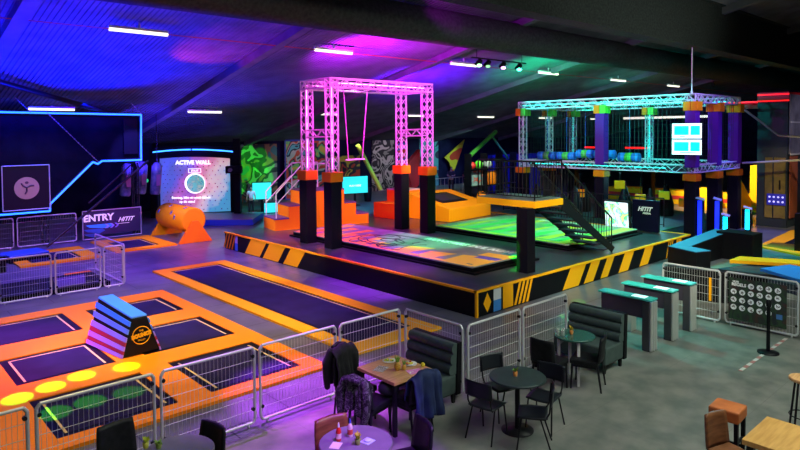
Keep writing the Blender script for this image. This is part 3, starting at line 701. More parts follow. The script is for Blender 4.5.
for i in range(4):
    for j in range(2): M=MB(); M.ball((-.11,.12+.165*i,1.09+.2*j),.045,(.4,1,1),6); M.build('sign_dot',mat('lit_dot',(.6,.6,1),.4,emis=(.4,.4,1),strength=1),sp_)
t=T('red_beam','glowing red lit beam running left from the red tower top','beam',(29.7,9.55,0),0)
M=MB(); M.bb(0,.25,0,1.9,5.05,5.35); M.build('fascia',mat('red_fascia'),t); M=MB(); M.bb(-.04,0,0,1.9,5.3,5.36); M.build('led_strip',RED,t); M=MB(); M.bb(.3,.45,1.6,1.75,0,5.35); M.build('post',BLACK,t)
for j,(z,lab) in enumerate(((5.0,'thin red lit bar high behind the cage, left'),(5.0,'thin red lit bar high behind the cage, right'))):
    M=MB(); M.bb(0,.1,0,1.6,0,.1); 
    single('red_bar',lab,'lamp',M,RED,(36,(20.2,17.4)[j],3.05))
M=MB(); M.box((0,0,0),(.12,5.0,.12)); single('white_bar','long white lamp bar behind the cage net','lamp',M,mat('white_bar',(1,1,1),.4,emis=(1,.8,.7),strength=1.0),(36,16.6,4.9))
# slanted roof panel frame at the right of the cage
M=MB(); M.tube((27.9,9.5,4.95),(28.1,8.3,3.9),.05,6); M.tube((28.1,8.3,3.9),(28.6,5.9,3.6),.05,6); M.tube((28,9.6,2.75),(28.6,6.4,3.0),.05,6); pass
single('steel_outrigger','pale steel outrigger frame at the right end of the cage','frame',M,mat('outrigger_grey',(.3,.3,.3),.5))
M=MB(); M.tube((23.85,9.95,5.45),(23.85,9.95,7.3),.025,6); M.tube((23.85,9.95,5.42),(23.85,9.95,5.6),.05,6)
single('suspension_rod','pale rod hanging from the girder to the cage corner','rod',M,STEEL)

# ------------------------------------------------------------------ turnstiles
def turnstile(first=None):
    t=T('turnstile','x','turnstile')
    M=MB(); M.bb(-.12,.12,.0,.15,.0,.93); M.bb(-.10,.10,.8,1.15,.0,.93) if False else None; M.build('post_body',mat('dark_glass_body',(.06,.06,.07),.25,.3),t,bevel=.02)
    M=MB(); 
    for x in (-.09,0,.09): M.tube((x,-.02,.02),(x,-.02,.93),.030,10)
    M.build('front_ribs',CHROME,t)
    M=MB(); M.bb(-.09,.09,.15,1.0,.60,.95); M.build('cabinet',mat('turnstile_body',(.07,.06,.09),.25,.4),t,bevel=.015)
    M=MB(); M.bb(-.11,.11,.82,1.0,0,.45); M.build('rear_foot',CHROME,t,bevel=.01)
    M=MB(); M.bb(-.14,.14,-.04,1.04,.95,.985); M.build('glass_top',mat('turquoise_glass',(.05,.45,.40),.12,spec=.8),t,bevel=.012)
    M=MB(); M.bb(-.08,.08,.12,.38,.985,.992); M.build('reader_light',mat('reader_light',(.7,.9,.9),.3,emis=(.6,.95,.95),strength=.8),t)
    M=MB(); M.tube((.12,.5,.78),(.20,.5,.74),.05,10); M.tube((.18,.5,.74),(.42,.28,.42),.016,8); M.tube((.18,.5,.74),(.46,.62,.62),.016,8); M.tube((.18,.5,.74),(.25,.78,.38),.016,8); M.build('tripod_arm',CHROME,t)
    M=MB(); M.tube((.17,.62,.74),(.28,.40,.52),.02,6); M.build('red_marker',mat('red_plastic',(.55,.02,.03),.4),t)
    return t
TP=turnstile()
for i,(x,l) in enumerate(((11.25,'left steel turnstile nearest the booth bench'),(12.15,'middle steel turnstile of the three'),(13.0,'right steel turnstile nearest the wire barrier'))):
    place(TP,i,(x,5.38,0),0,l,'turnstiles at the entrance')
# stanchion and floor tape
t=T('barrier_post','black retractable belt post on round base in front of the rules sign','post',(12.68,3.87,0))
M=MB(); M.lathe([(.18,0),(.18,.02),(.05,.04)],n=28); M.build('base',BLACK,t)
M=MB(); M.lathe([(.032,.03),(.032,.9)],n=14); M.build('pole',BLACK,t)
M=MB(); M.lathe([(.04,.86),(.045,.88),(.045,.97),(.03,.985)],n=14); M.build('belt_head',BLACK,t)
M=MB(); M.bb(11.38,13.84,-.03,.03,.001,.004,0); 
x=11.42
while x<13.8: M.bb(x,x+.16,-.03,.03,.004,.005,1); x+=.32
single('floor_tape','red and white dashed tape line stuck on the concrete floor','tape',M,[mat('tape_red',(.42,.16,.15),.6),mat('tape_white',(.55,.52,.5),.6)],(0,3.9,0))
# green gobo and small dark object on the floor behind the bench handled by lights

# ------------------------------------------------------------------ booth benches
def bench(label,x,y0,y1):
    t=T('booth_bench',label,'bench',(x,y0,0),0,'booth benches'); L_=y1-y0
    M=MB(); M.bb(-.62,-.02,.0,L_,.16,.46); M.build('seat',BENCH,t,bevel=.03)
    for i in range(3):
        M=MB(); n=10; pts=[]
        z=.46+.155*i; xo=-.12+.03*i
        for j in range(n+1):
            a=-PI/2+PI*j/n; pts.append((xo-.055*math.cos(a),z+.0775+.0775*math.sin(a)))
        poly=pts+[(xo+.10,z+.155),(xo+.10,z)]
        M.add([(p[0],0,p[1]) for p in poly]+[(p[0],L_,p[1]) for p in poly],[tuple(range(len(poly))),tuple(range(2*len(poly)-1,len(poly)-1,-1))]+[(k,(k+1)%len(poly),len(poly)+(k+1)%len(poly),len(poly)+k) for k in range(len(poly))])
        M.build('back_roll',BENCH,t)
    M=MB(); M.hexa([(-.04,-.02,.14),(.06,-.02,.14),(.06,L_+.02,.14),(-.04,L_+.02,.14)],[(0,-.02,.93),(.09,-.02,.93),(.09,L_+.02,.93),(0,L_+.02,.93)]); M.build('back_board',BLACK,t,bevel=.01)
    for (a,b_) in ((-.55,.07),(-.55,L_-.07),(-.02,.07),(-.02,L_-.07)):
        M=MB(); M.box((a,b_,.08),(.06,.06,.16),taper=.7); M.build('leg',DSTEEL,t)
bench('long dark green booth bench behind the wooden table',6.93,6.34,7.30)
bench('dark green booth bench beside the turnstiles',10.14,5.35,6.38)

# ------------------------------------------------------------------ tables
def round_table(label,x,y,r,m,kind,rz=0):
    t=T('round_table',label,'table',(x,y,0),rz)
    M=MB(); M.lathe([(r-.01,.725),(r,.732),(r,.748),(r-.008,.755)],n=44); M.build('tabletop',m,t)
    if kind=='column':
        M=MB(); M.lathe([(.035,.03),(.035,.725)],n=14); M.build('column',DSTEEL,t)
        M=MB(); M.lathe([(.22,0),(.22,.012),(.05,.035)],n=30); M.build('base',DSTEEL,t)
        M=MB(); M.bb(-.2,.2,-.02,.02,.705,.725); M.bb(-.02,.02,-.2,.2,.705,.725); M.build('top_bracket',DSTEEL,t)
    else:
        W=mat('white_leg',(.6,.6,.55),.45)
        for a in (-2.35,.85,-.7+PI):
            M=MB(); M.box((r*.8*math.cos(a),r*.8*math.sin(a),.36),(.042,.042,.72),a); M.build('leg',W,t)
            M=MB(); M.tube((r*.8*math.cos(a),r*.8*math.sin(a),.6),(r*.4*math.cos(a),r*.4*math.sin(a),.72),.015,6); M.build('strut',W,t)
    return t
round_table('round dark table on a column foot with four school chairs',6.9,5.2,.385,DTABLE,'column')
round_table('round green topped table with white legs by the right booth',9.0,5.62,.33,GLASS,'legs')
round_table('round table lit purple at the bottom centre of the picture',4.14,5.28,.40,noisy('grey_tabletop',(.16,.15,.18),(.2,.19,.22),5,.35),'column')
round_table('round grey table at the bottom left of the picture',2.64,6.42,.38,noisy('grey_tabletop'  ,(.16,.15,.18),(.2,.19,.22),5,.35),'column')
def square_table(label,x0,x1,y0,y1,h,m,th=.045,lw=.05):
    t=T('wooden_table',label,'table',((x0+x1)/2,(y0+y1)/2,0)); a,b=(x1-x0)/2,(y1-y0)/2
    M=MB(); M.bb(-a,a,-b,b,h-th,h); M.build('tabletop',m,t,bevel=.006)
    M=MB(); M.bb(-a+.06,a-.06,-b+.05,-b+.07,h-th-.06,h-th); M.bb(-a+.06,a-.06,b-.07,b-.05,h-th-.06,h-th); M.build('apron',DSTEEL,t)
    for sx in (-1,1):
        for sy in (-1,1):
            M=MB(); M.box((sx*(a-lw),sy*(b-lw),(h-th)/2),(lw,lw,h-th)); M.build('leg',DSTEEL,t)
    return t
square_table('square light wooden table set with food by the left booth',5.5,6.24,6.17,6.97,.76,WOODT)
square_table('golden plank table at the bottom right corner',7.22,8.02,.9,2.45,.76,WOODY,.06,.07)

# ------------------------------------------------------------------ chairs
def padded_chair(m,leg):
    t=T('padded_chair','x','chair')
    M=MB(); M.bb(-.22,.22,-.22,.22,.40,.49); M.build('seat',m,t,bevel=.025)
    M=MB(); n=6
    for i in range(n):
        pass
    lo_=[(-.22,-.24),(.22,-.24)]
    def prof(z): return -.20-.10*(z-.45)**1.0*1.2
    vs=[];fs=[]
    nz,nx=8,8
    for s_ in (0,1):
        for j in range(nz+1):
            z=.47+.39*j/nz
            for i in range(nx+1):
                u=-1+2*i/nx; y=prof(z)-.035*(1-u*u)-(.035 if s_ else 0); w=.215-.02*(j/nz)**3
                vs.append((u*w,y,z))
    N=(nz+1)*(nx+1)
    for j in range(nz):
        for i in range(nx):
            a=j*(nx+1)+i; fs.append((a,a+1,a+nx+2,a+nx+1)); fs.append((N+a,N+a+nx+1,N+a+nx+2,N+a+1))
    for i in range(nx): fs.append((i,N+i,N+i+1,i+1)); a=nz*(nx+1)+i; fs.append((a,a+1,N+a+1,N+a))
    for j in range(nz): a=j*(nx+1); fs.append((a,a+nx+1,N+a+nx+1,N+a)); a+=nx; fs.append((a,N+a,N+a+nx+1,a+nx+1))
    M.add(vs,fs,0,True); M.build('backrest',m,t)
    for sx in (-1,1):
        M=MB(); M.tube((sx*.18,.18,.42),(sx*.19,.20,0),.021,6,r1=.014); M.build('leg',leg,t)
        M=MB(); M.tube((sx*.18,-.20,.47),(sx*.19,-.27,0),.021,6,r1=.014); M.build('leg',leg,t)
    M=MB(); M.bb(-.19,.19,-.19,.19,.36,.40); M.build('seat_frame',leg,t)
    return t
PC=padded_chair(LEATHER,DSTEEL)
GP='padded chairs around the tables'
spots=[((5.50,7.0),PI+.05,'black padded chair under the black coat by the barrier'),
 ((5.36,6.50),-PI/2+.2,'black padded chair with the camouflage jacket'),
 ((5.84,6.24),0,'black padded chair under the navy coat'),
 ((4.62,5.05),PI/2-.3,'dark padded chair right of the purple lit table'),
 ((2.33,7.06),PI+.1,'black padded chair above the flower at bottom left'),
 ((2.84,6.48),PI/2+.2,'reddish black padded chair right of the bottom left table'),
 ((8.42,5.70),-PI/2+.1,'dark padded chair left of the green topped table'),
 ((8.92,5.36),.35,'dark padded chair right of the green topped table')]
for i,((x,y),rz,l) in enumerate(spots): place(PC,i,(x,y,0),rz,l,GP)
BC=padded_chair(WOODD,DSTEEL)
place(BC,0,(4.12,5.50,0),PI-.15,'brown wooden back chair behind the purple lit table','brown backed chairs')
place(BC,1,(7.44,2.62,0),PI-.3,'brown wooden chair beside the orange leather stool','brown backed chairs').scale=(.84,.84,.97)
def school_chair():
    t=T('school_chair','x','chair'); m=mat('dark_plywood',(.010,.013,.018),.4,spec=.3)
    M=MB()
    vs=[];fs=[];nx,ny=8,8
    for s_ in (0,1):
        for j in range(ny+1):
            for i in range(nx+1):
                u=-1+2*i/nx; v=-1+2*j/ny; w=.20*(1-.06*v*v); vs.append((u*w,.19*v,.445+.012*u*u-.01*(v>0)*v*v-(.012 if s_ else 0)))
    N=(nx+1)*(ny+1)
    def grid(vs,N,nx,ny):
        fs=[]
        for j in range(ny):
            for i in range(nx):
                a=j*(nx+1)+i; fs.append((a,a+1,a+nx+2,a+nx+1)); fs.append((N+a,N+a+nx+1,N+a+nx+2,N+a+1))
        for i in range(nx): fs.append((i,N+i,N+i+1,i+1)); a=ny*(nx+1)+i; fs.append((a,a+1,N+a+1,N+a))
        for j in range(ny): a=j*(nx+1); fs.append((a,a+nx+1,N+a+nx+1,N+a)); a+=nx; fs.append((a,N+a,N+a+nx+1,a+nx+1))
        return fs
    M.add(vs,grid(vs,N,nx,ny),0,True); M.build('seat',m,t)
    M=MB(); vs=[]
    for s_ in (0,1):
        for j in range(ny+1):
            for i in range(nx+1):
                u=-1+2*i/nx; z=.60+.22*j/ny; vs.append((u*.205,-.215-.10*(z-.6)-.03*(1-u*u)-(.012 if s_ else 0),z))
    M.add(vs,grid(vs,N,nx,ny),0,True); M.build('backrest',m,t)
    for sx in (-1,1):
        M=MB(); M.path([(sx*.17,.14,.43),(sx*.19,.20,0)],.011,8); M.build('leg',DSTEEL,t)
        M=MB(); M.path([(sx*.17,-.10,.43),(sx*.20,-.24,0)],.011,8); M.build('leg',DSTEEL,t)
        M=MB(); M.path([(sx*.17,.14,.43),(sx*.17,-.16,.43),(sx*.175,-.21,.52),(sx*.18,-.235,.78)],.011,8); M.build('side_tube',DSTEEL,t)
    M=MB(); M.tube((-.17,.05,.425),(.17,.05,.425),.010,6); M.build('cross_tube',DSTEEL,t)
    return t
SCH=school_chair()
for i,((x,y),rz,l) in enumerate((((6.48,5.38),-PI/2+.15,'dark school chair left of the round dark table'),((7.10,5.64),PI-.25,'dark school chair behind the round dark table'),((7.24,5.0),PI/2+.2,'dark school chair right of the round dark table'),((6.70,4.80),.6,'dark school chair in front of the round dark table'))):
    place(SCH,i,(x,y,0),rz,l,'school chairs around the round dark table')
# stools
t=T('leather_stool','square orange leather bar stool with dark legs','stool',(7.9,2.84,0),.06)
M=MB(); M.bb(-.17,.17,-.17,.17,.66,.80); M.build('seat',SUEDE,t,bevel=.02)
for sx in (-1,1):
    for sy in (-1,1): M=MB(); M.box((sx*.135,sy*.135,.33),(.045,.045,.66),taper=.8); M.build('leg',BLACK,t)
M=MB()
for sx in (-1,1): M.bb(sx*.135-.012,sx*.135+.012,-.13,.13,.28,.31); M.bb(-.13,.13,sx*.135-.012,sx*.135+.012,.40,.43)
M.build('stretcher',BLACK,t)
t=T('round_stool','tall round wooden topped stool cut by the right picture edge','stool',(9.62,2.50,0))
M=MB(); M.lathe([(.16,.72),(.175,.73),(.175,.755),(.165,.765)],n=30); M.build('seat',WOODT,t)
for i in range(4):
    a=PI/4+i*PI/2; M=MB(); M.tube((.11*math.cos(a),.11*math.sin(a),.72),(.19*math.cos(a),.19*math.sin(a),0),.014,8); M.build('leg',DSTEEL,t)
M=MB(); 
for i in range(20):
    a,b_=2*PI*i/20,2*PI*(i+1)/20; M.tube((.165*math.cos(a),.165*math.sin(a),.25),(.165*math.cos(b_),.165*math.sin(b_),.25),.008,6)
M.build('foot_ring',DSTEEL,t)

# ------------------------------------------------------------------ coats over chairs
def coat(label,loc,rz,m,w,front,back,top=.95,seed=1,sleeves=True):
    """cloth folded over a chair back; local y+ is the seat side"""
    nx,ny=22,34; vs=[]; prof=[]
    tot=front+back
    for j in range(ny+1):
        s_=tot*j/ny
        for i in range(nx+1):
            u=-1+2*i/nx
            fold=.035*math.sin(u*7+seed)+.02*math.sin(u*15+s_*6+seed*2)
            if s_<back-.06: y=-.36-.06*(back-s_)-fold*min(1,(back-s_)*3); z=top-(back-s_)
            elif s_<back+.06: a=(s_-back+.06)/.12*PI; y=-.30-.06*math.cos(a); z=top-.06+.06*math.sin(a)+.02
            else: y=-.20+.10*(s_-back)+fold*min(1,(s_-back)*3); z=top-(s_-back)
            ww=w*(1+.15*abs(s_-back)/max(tot,.1))+.02*noise.noise(Vector((s_*4,seed,0)))
            shoulder=.05*u*u+.03*noise.noise(Vector((u*2,s_*3,seed)))
            vs.append((u*ww,y+.03*noise.noise(Vector((u*3,s_*5,seed*3))),max(.05,z-shoulder-(.05*noise.noise(Vector((u*2.5,7,seed))) if j in (0,ny) else 0))))
    fs=[(j*(nx+1)+i,j*(nx+1)+i+1,(j+1)*(nx+1)+i+1,(j+1)*(nx+1)+i) for j in range(ny) for i in range(nx)]
    M=MB(); M.add(vs,fs,0,True); o=M.build('cloth_tmp',m,fix=False)
    sd=o.modifiers.new('s','SOLIDIFY'); sd.thickness=.022; sd.offset=0
    dg=bpy.context.evaluated_depsgraph_get(); me=bpy.data.meshes.new_from_object(o.evaluated_get(dg)); bpy.data.objects.remove(o)
    t=T('coat',label,'coat',(*loc,0),rz)
    b=bpy.data.objects.new('body',me); COL.objects.link(b); b.parent=t
    if sleeves:
        for sx in (-1,1):
            M=MB(); pts=[(sx*w*.95,-.33,top-.06),(sx*(w+.05),-.36,top-.22),(sx*(w+.04),-.37,top-.42),(sx*(w+.01),-.39,top-.58)]
            rr=[.055,.06,.052,.045]
            for (p,q_),(r0,r1) in zip(zip(pts,pts[1:]),zip(rr,rr[1:])): M.tube(p,q_,r0,12,r1=r1)
            for p,r0 in zip(pts,rr): M.ball(p,r0,n=8)
            M.build('sleeve',m,t)
        M=MB(); M.path([(-.12,-.37,top-.03),(0,-.40,top+.0),(.12,-.37,top-.03)],.035,10)
        M.build('collar',m,t)
    return t
coat('thick black coat hung over the chair at the barrier',(5.50,7.0),PI+.05,noisy('black_fleece',(.002,.002,.003),(.006,.006,.008),20,.9,bump=.4),.20,.45,.55,1.0,1)
coat('grey and black camouflage jacket hanging over a chair',(5.36,6.50),-PI/2+.2,art('camouflage_cloth',[(.006,.007,.008),(.05,.055,.045),(.005,.005,.006),(.10,.11,.095),(.008,.008,.010)],9,rough=.9),.18,.35,.42,.88,4)
coat('long dark navy coat draped over the chair at the wooden table',(5.84,6.24),0,noisy('navy_cloth',(.003,.012,.06),(.005,.018,.09),8,.8,bump=.3),.24,.3,.58,.88,7,False)
t=T('bag','dark bag lying on the chair between the coats','bag',(5.62,6.42,.495))
M=MB(); M.ball((0,0,.10),.15,(1.1,.9,.7),10); M.build('bag_body',mat('bag_cloth',(.012,.012,.02),.7),t)
M=MB(); M.path([(.1*math.cos(a),0,.16+.09*math.sin(a)) for a in [PI*i/8 for i in range(9)]],.01,6); M.build('handle',BLACK,t)

# ------------------------------------------------------------------ things on tables
GRN=noisy('leaf_green',(.10,.30,.03),(.28,.45,.05),30,.6)
def pineapple(label,x,y,z,h,g):
    t=T('pineapple_vase',label,'ornament',(x,y,z),0,g)
    M=MB(); M.ball((0,0,h*.3),h*.3,(.72,.72,1),10); M.build('fruit_body',noisy('pineapple_skin',(.45,.2,.02),(.7,.4,.05),60,.5),t)
    M=MB()
    for i in range(9):
        a=i*2.4; e=.3+.08*(i%3); M.tube((.01*math.cos(a),.01*math.sin(a),h*.55),(h*e*.5*math.cos(a),h*e*.5*math.sin(a),h*(1.05-.05*(i%3))),h*.05,5,r1=.001)
    M.build('leaf_crown',GRN,t)
gp='pineapple ornaments on the wooden table'
pineapple('taller pineapple ornament on the wooden table',5.83,6.47,.76,.22,gp)
pineapple('shorter pineapple ornament right of the taller one',5.91,6.42,.76,.15,gp)
def plate(label,x,y,z,r,food,seed):
    t=T('plate',label,'plate',(x,y,z)); M=MB(); M.lathe([(r*.6,0),(r,.012),(r,.018),(r*.6,.008)],n=28); M.build('dish',mat('plate_white',(.7,.68,.62),.3),t)
    M=MB(); random.seed(seed)
    for i in range(9): M.ball((random.uniform(-.5,.5)*r,random.uniform(-.5,.5)*r,.022),random.uniform(.012,.024),(1,1,.7),6,mi=i%len(food))
    M.build('food',food,t)
LEM=mat('lemon',(.75,.62,.03),.5); PINK=mat('pink_paper',(.75,.25,.55),.6)
plate('plate with green salad at the far side of the wooden table',5.98,6.82,.76,.10,[GRN,LEM],1)
plate('plate with yellow food near the booth on the wooden table',6.12,6.52,.76,.10,[LEM,SUEDE],2)
for (x,y,l,m_,rz) in ((5.70,6.68,'printed menu sheet at the left of the wooden table',art('menu_print',[(.55,.5,.45),(.2,.15,.12),(.7,.65,.6),(.3,.25,.3)],22),.4),(5.98,6.28,'pink and white menu sheet at the near side of the wooden table',art('pink_menu',[(.7,.7,.7),(.75,.2,.6),(.75,.3,.65),(.8,.8,.8)],9),-.3)):
    M=MB(); M.box((0,0,0),(.21,.16,.003),rz); single('menu_sheet',l,'menu',M,m_,(x,y,.7625))
M=MB(); M.ball((0,0,.03),.032,n=8); single('lemon','small yellow lemon by the booth corner of the wooden table','fruit',M,LEM,(6.19,6.33,.76))
def bottle(label,x,y,z,body,capm,lab):
    t=T('sauce_bottle',label,'bottle',(x,y,z),0,'sauce bottles on the purple lit table')
    M=MB(); M.lathe([(.028,0),(.030,.01),(.030,.10),(.024,.125),(.012,.15)],n=18); M.build('bottle_body',body,t)
    M=MB(); M.lathe([(.0305,.03),(.0305,.085)],n=18); M.build('paper_label',lab,t)
    M=MB(); M.lathe([(.013,.15),(.013,.165),(.005,.20)],n=12); M.build('cap',capm,t)
bottle('red ketchup bottle with white cap on the purple lit table',4.02,5.43,.755,mat('ketchup_red',(.6,.03,.02),.3),WHITE,mat('label_cream',(.7,.6,.5),.5))
bottle('pale mayonnaise bottle with blue cap on the purple lit table',4.17,5.42,.755,mat('mayo_pale',(.75,.6,.55),.3),mat('cap_blue',(.05,.1,.5),.4),mat('label_red',(.6,.08,.05),.5))
M=MB(); M.box((0,0,0),(.14,.11,.003),.6); single('paper_napkin','white paper napkin at the front of the purple lit table','napkin',M,mat('paper_cream',(.75,.7,.55),.7),(3.93,5.36,.7575))
M=MB(); M.box((0,0,.0),(.13,.12,.004),.2,mi=0); M.ball((0,0,.012),.045,(1,1,.3),8); single('crumpled_napkin','crumpled bluish napkin beside the small plant','napkin',M,mat('paper_blue',(.5,.65,.8),.7),(4.24,5.20,.757))
def small_plant(label,x,y,z,h,pot,gm,s):
    t=T('potted_plant',label,'plant',(x,y,z)); random.seed(s)
    M=MB(); M.lathe([(.025,0),(.034,.06),(.03,.06)],n=14); M.build('pot',pot,t)
    M=MB()
    for i in range(16):
        a=random.random()*6.28; e=random.uniform(.02,.06); zz=random.uniform(.6,1)*h
        p=Vector((0,0,.05)); q_=Vector((e*math.cos(a),e*math.sin(a),zz)); sd=Vector((-math.sin(a),math.cos(a),0))*.014
        mid=p.lerp(q_,.6)+Vector((0,0,.01)); M.add([p,mid+sd,q_,mid-sd],[(0,1,2,3)]); 
    o=M.build('leaves',gm,t,fix=False); return t
small_plant('little yellow green plant on the purple lit table',4.12,5.22,.755,.14,mat('pot_green',(.2,.3,.05),.5),noisy('lime_leaf',(.35,.5,.03),(.6,.65,.05),30,.6),3)
small_plant('little plant in an orange pot on the round dark table',6.88,5.22,.755,.13,mat('pot_orange',(.5,.18,.03),.5),GRN,4)
small_plant('yellow flower pot on the bottom left table',2.42,6.72,.755,.12,mat('pot_yellow',(.5,.5,.05),.5),noisy('lime_leaf',(.35,.5,.03),(.6,.65,.05),30,.6),5)
small_plant('green sprig right of the flower pot on the bottom left table',2.52,6.62,.755,.08,mat('pot_green',(.2,.3,.05),.5),GRN,6)
small_plant('yellow and orange plant on the green topped table',9.0,5.68,.755,.15,mat('pot_orange',(.5,.18,.03),.5),mat('yellow_leaf',(.7,.5,.02),.5),7)
for (x,y,l) in ((8.78,5.80,'clear drinking glass at the left of the green topped table'),(8.84,5.74,'clear drinking glass nearest the yellow plant')):
    M=MB(); M.lathe([(.028,0),(.034,.12),(.031,.12),(.026,.008)],n=16); single('drinking_glass',l,'glass',M,mat('clear_glass',(.5,.55,.5),.1,alpha=.35),(x,y,.755))

# ------------------------------------------------------------------ neon frame on the left
NB=mat('neon_blue',(.05,.3,1),.4,emis=(.0,.20,1),strength=14)
NBC=mat('neon_core',(.1,.3,1),.4,emis=(.01,.10,1),strength=5)
t=T('neon_frame','glowing blue neon outline on a dark gantry at upper left','neon sign',(0,26,0))
pts=[(2.2,4.97),(9.47,4.93),(9.43,3.09),(7.92,3.10),(7.77,2.99),(7.59,3.07),(6.06,1.56),(6.05,1.3),(2.2,1.3)]
M=MB(); M.path([(a,0,b) for a,b in pts],.032,8); 
for a,b in pts: M.ball((a,0,b),.032,n=6)
M.build('neon_tube',NBC,t)
M=MB(); M.path([(a,.06,b) for a,b in pts],.06,4); M.build('tube_channel',mat('dark_channel',(.02,.03,.08),.5),t)
M=MB(); M.prism([(2.2,4.97),(9.47,4.93),(9.43,3.09),(7.9,3.10),(6.06,1.5),(6.05,1.3),(2.2,1.3)],-.14,-.12,0,mx=Matrix.Rotation(PI/2,3,'X')); M.build('backing_panel',noisy('navy_backing',(.003,.003,.01),(.006,.006,.018),1.5,.8,spec=.05),t)
M=MB(); truss(M,(2.2,.3,3.15),(7.5,.3,3.15),.2,.2); truss(M,(5.95,.35,0),(5.95,.35,5.0),.2,.3); truss(M,(9.3,.35,0),(9.3,.35,5.0),.2,.3); M.build('gantry_truss',DSTEEL,t)
M=MB(); M.bb(8.75,9.3,-.06,-.02,3.35,4.75); M.build('speaker_panel',mat('speaker_face',(.006,.006,.02),.7,spec=.1),t)
t=T('round_figure_banner','square dark banner with a round brown disc and swirl emblem','banner',(5.25,25.78,0))
M=MB(); M.bb(-.72,.74,0,.03,1.46,3.02); M.build('cloth',mat('banner_dark',(.015,.010,.016),.7,spec=.1),t)
M=MB(); M.path([(-.74,-.01,1.44),(.76,-.01,1.44),(.76,-.01,3.04),(-.74,-.01,3.04)],.02,6,closed=True); M.build('frame',STEEL,t)
M=MB(); M.lathe([(.40,0),(.40,.01)],(0.02,-.002,2.22),40,0,axis=Matrix.Rotation(PI/2,3,'X')); dc_=M.build('disc',mat('disc_brown',(.42,.30,.20),.6,spec=.1),t)
M=MB(); M.ball((.02,-.015,2.42),.06,(1,.15,.8),8)
for a in (PI/2*3,PI/6,PI*5/6):
    M.path([(.02,-.018,2.24),(.02+.13*math.cos(a),-.018,2.24+.13*math.sin(a)),(.02+.24*math.cos(a-.25),-.018,2.24+.24*math.sin(a-.25))],.03,6)
M.build('swirl_emblem',mat('emblem_dark',(.08,.04,.05),.6),dc_)
t=T('entry_banner','dark blue banner reading ENTRY with blue arrow chevrons','banner',(0,26.12,0))
M=MB(); M.bb(7.22,9.38,0,.02,.20,1.12); M.build('cloth',mat('banner_navy',(.02,.015,.07),.6),t)
M=MB(); M.path([(7.2,0,1.16),(9.42,0,1.16),(9.42,0,.06),(7.2,0,.06)],.02,6,closed=True); M.build('frame',STEEL,t)
text('entry_word','ENTRY',.36,faceY(7.78,-.006,.86),mat('lit_letter',(.9,.85,.9),.5,emis=(.8,.75,.9),strength=.35),t,bold=.014)
text('logo_word','HITIT',.24,faceY(8.80,-.006,.72),mat('lit_letter'),t,bold=.006,shear=.45)
M=MB(); M.bb(8.5,8.95,-.006,0,.56,.575); M.build('logo_underline',mat('lit_letter'),t)
M=MB()
for z0,xs_,L_,mi in ((.47,7.3,1.0,0),(.30,7.22,.8,1),(.13,7.22,.65,2)):
    M.add([(xs_,-.006,z0+.14),(xs_+L_-.1,-.006,z0+.14),(xs_+L_,-.006,z0+.05),(xs_+L_-.2,-.006,z0-.04),(xs_+.15,-.006,z0+.04)],[(0,1,2,3,4)],mi)
for dx in (.75,.95,1.12):
    M.add([(7.25+dx,-.008,.61),(7.33+dx,-.008,.61),(7.43+dx,-.008,.52),(7.33+dx,-.008,.43),(7.25+dx,-.008,.43),(7.35+dx,-.008,.52)],[(0,1,2,5),(5,2,3,4)],3)
M.build('arrow_chevrons',[mat('chev_a',(.03,.25,.9),.5,emis=(.02,.2,.9),strength=.3),mat('chev_b',(.02,.12,.45),.5),mat('chev_c',(.02,.08,.3),.5),mat('chev_d',(.3,.3,.9),.5)],t,fix=False)
# diagonal poles and chain
M=MB(); M.tube((5.6,24.6,.2),(9.6,25.7,3.05),.05,8); M.tube((7.2,25.3,1.55),(8.9,25.7,2.9),.035,8)
single('diagonal_pole','long dark pole leaning in front of the entry banner','pole',M,DSTEEL)
CH=mat('chain_metal',(.35,.35,.45),.4,.6)
def chain(p0,p1,label,n):
    M=MB(); p0=Vector(p0); p1=Vector(p1)
    for i in range(n):
        a=p0.lerp(p1,i/n); b_=p0.lerp(p1,(i+.72)/n); M.tube(a,b_,.022 if i%2 else .014,6)
    single('chain',label,'chain',M,CH,group='chains on the neon gantry')
chain((6.0,25.8,4.95),(7.75,25.8,3.05),'slanting chain inside the blue neon outline',26)
chain((4.4,25.8,6.1),(5.5,25.9,4.95),'chain from the roof to the upper left of the neon frame',20)
chain((9.0,25.8,5.4),(9.45,25.9,4.95),'short chain above the top right neon corner',8)
# hanging punch bags behind neon
for i,(x,y,z,l) in enumerate(((9.3,27.6,1.5,'left hanging bag under the right end of the neon frame'),(9.95,27.6,1.55,'middle hanging bag under the right end of the neon frame'),(10.5,27.4,1.5,'right hanging bag beside the dark climbing wall surround'))):
    t=T('punch_bag',l,'punch bag',(x,y,z),.4,'hanging bags at the entry')
    M=MB(); M.lathe([(.16,0),(.22,.06),(.22,1.25),(.12,1.4)],n=18,axis=Matrix.Rotation(.12,3,'Y')); M.build('bag_body',noisy('bag_cover',(.05,.06,.16),(.25,.25,.35),3,.4),t)
    M=MB(); M.tube((.16,0,1.35),(.16,0,3.55),.012,5); M.build('strap',DSTEEL,t)
    M=MB(); M.bb(-.12,.12,-.24,-.22,.4,.9); M.build('patch',mat('pink_patch',(.35,.15,.35),.5),t)
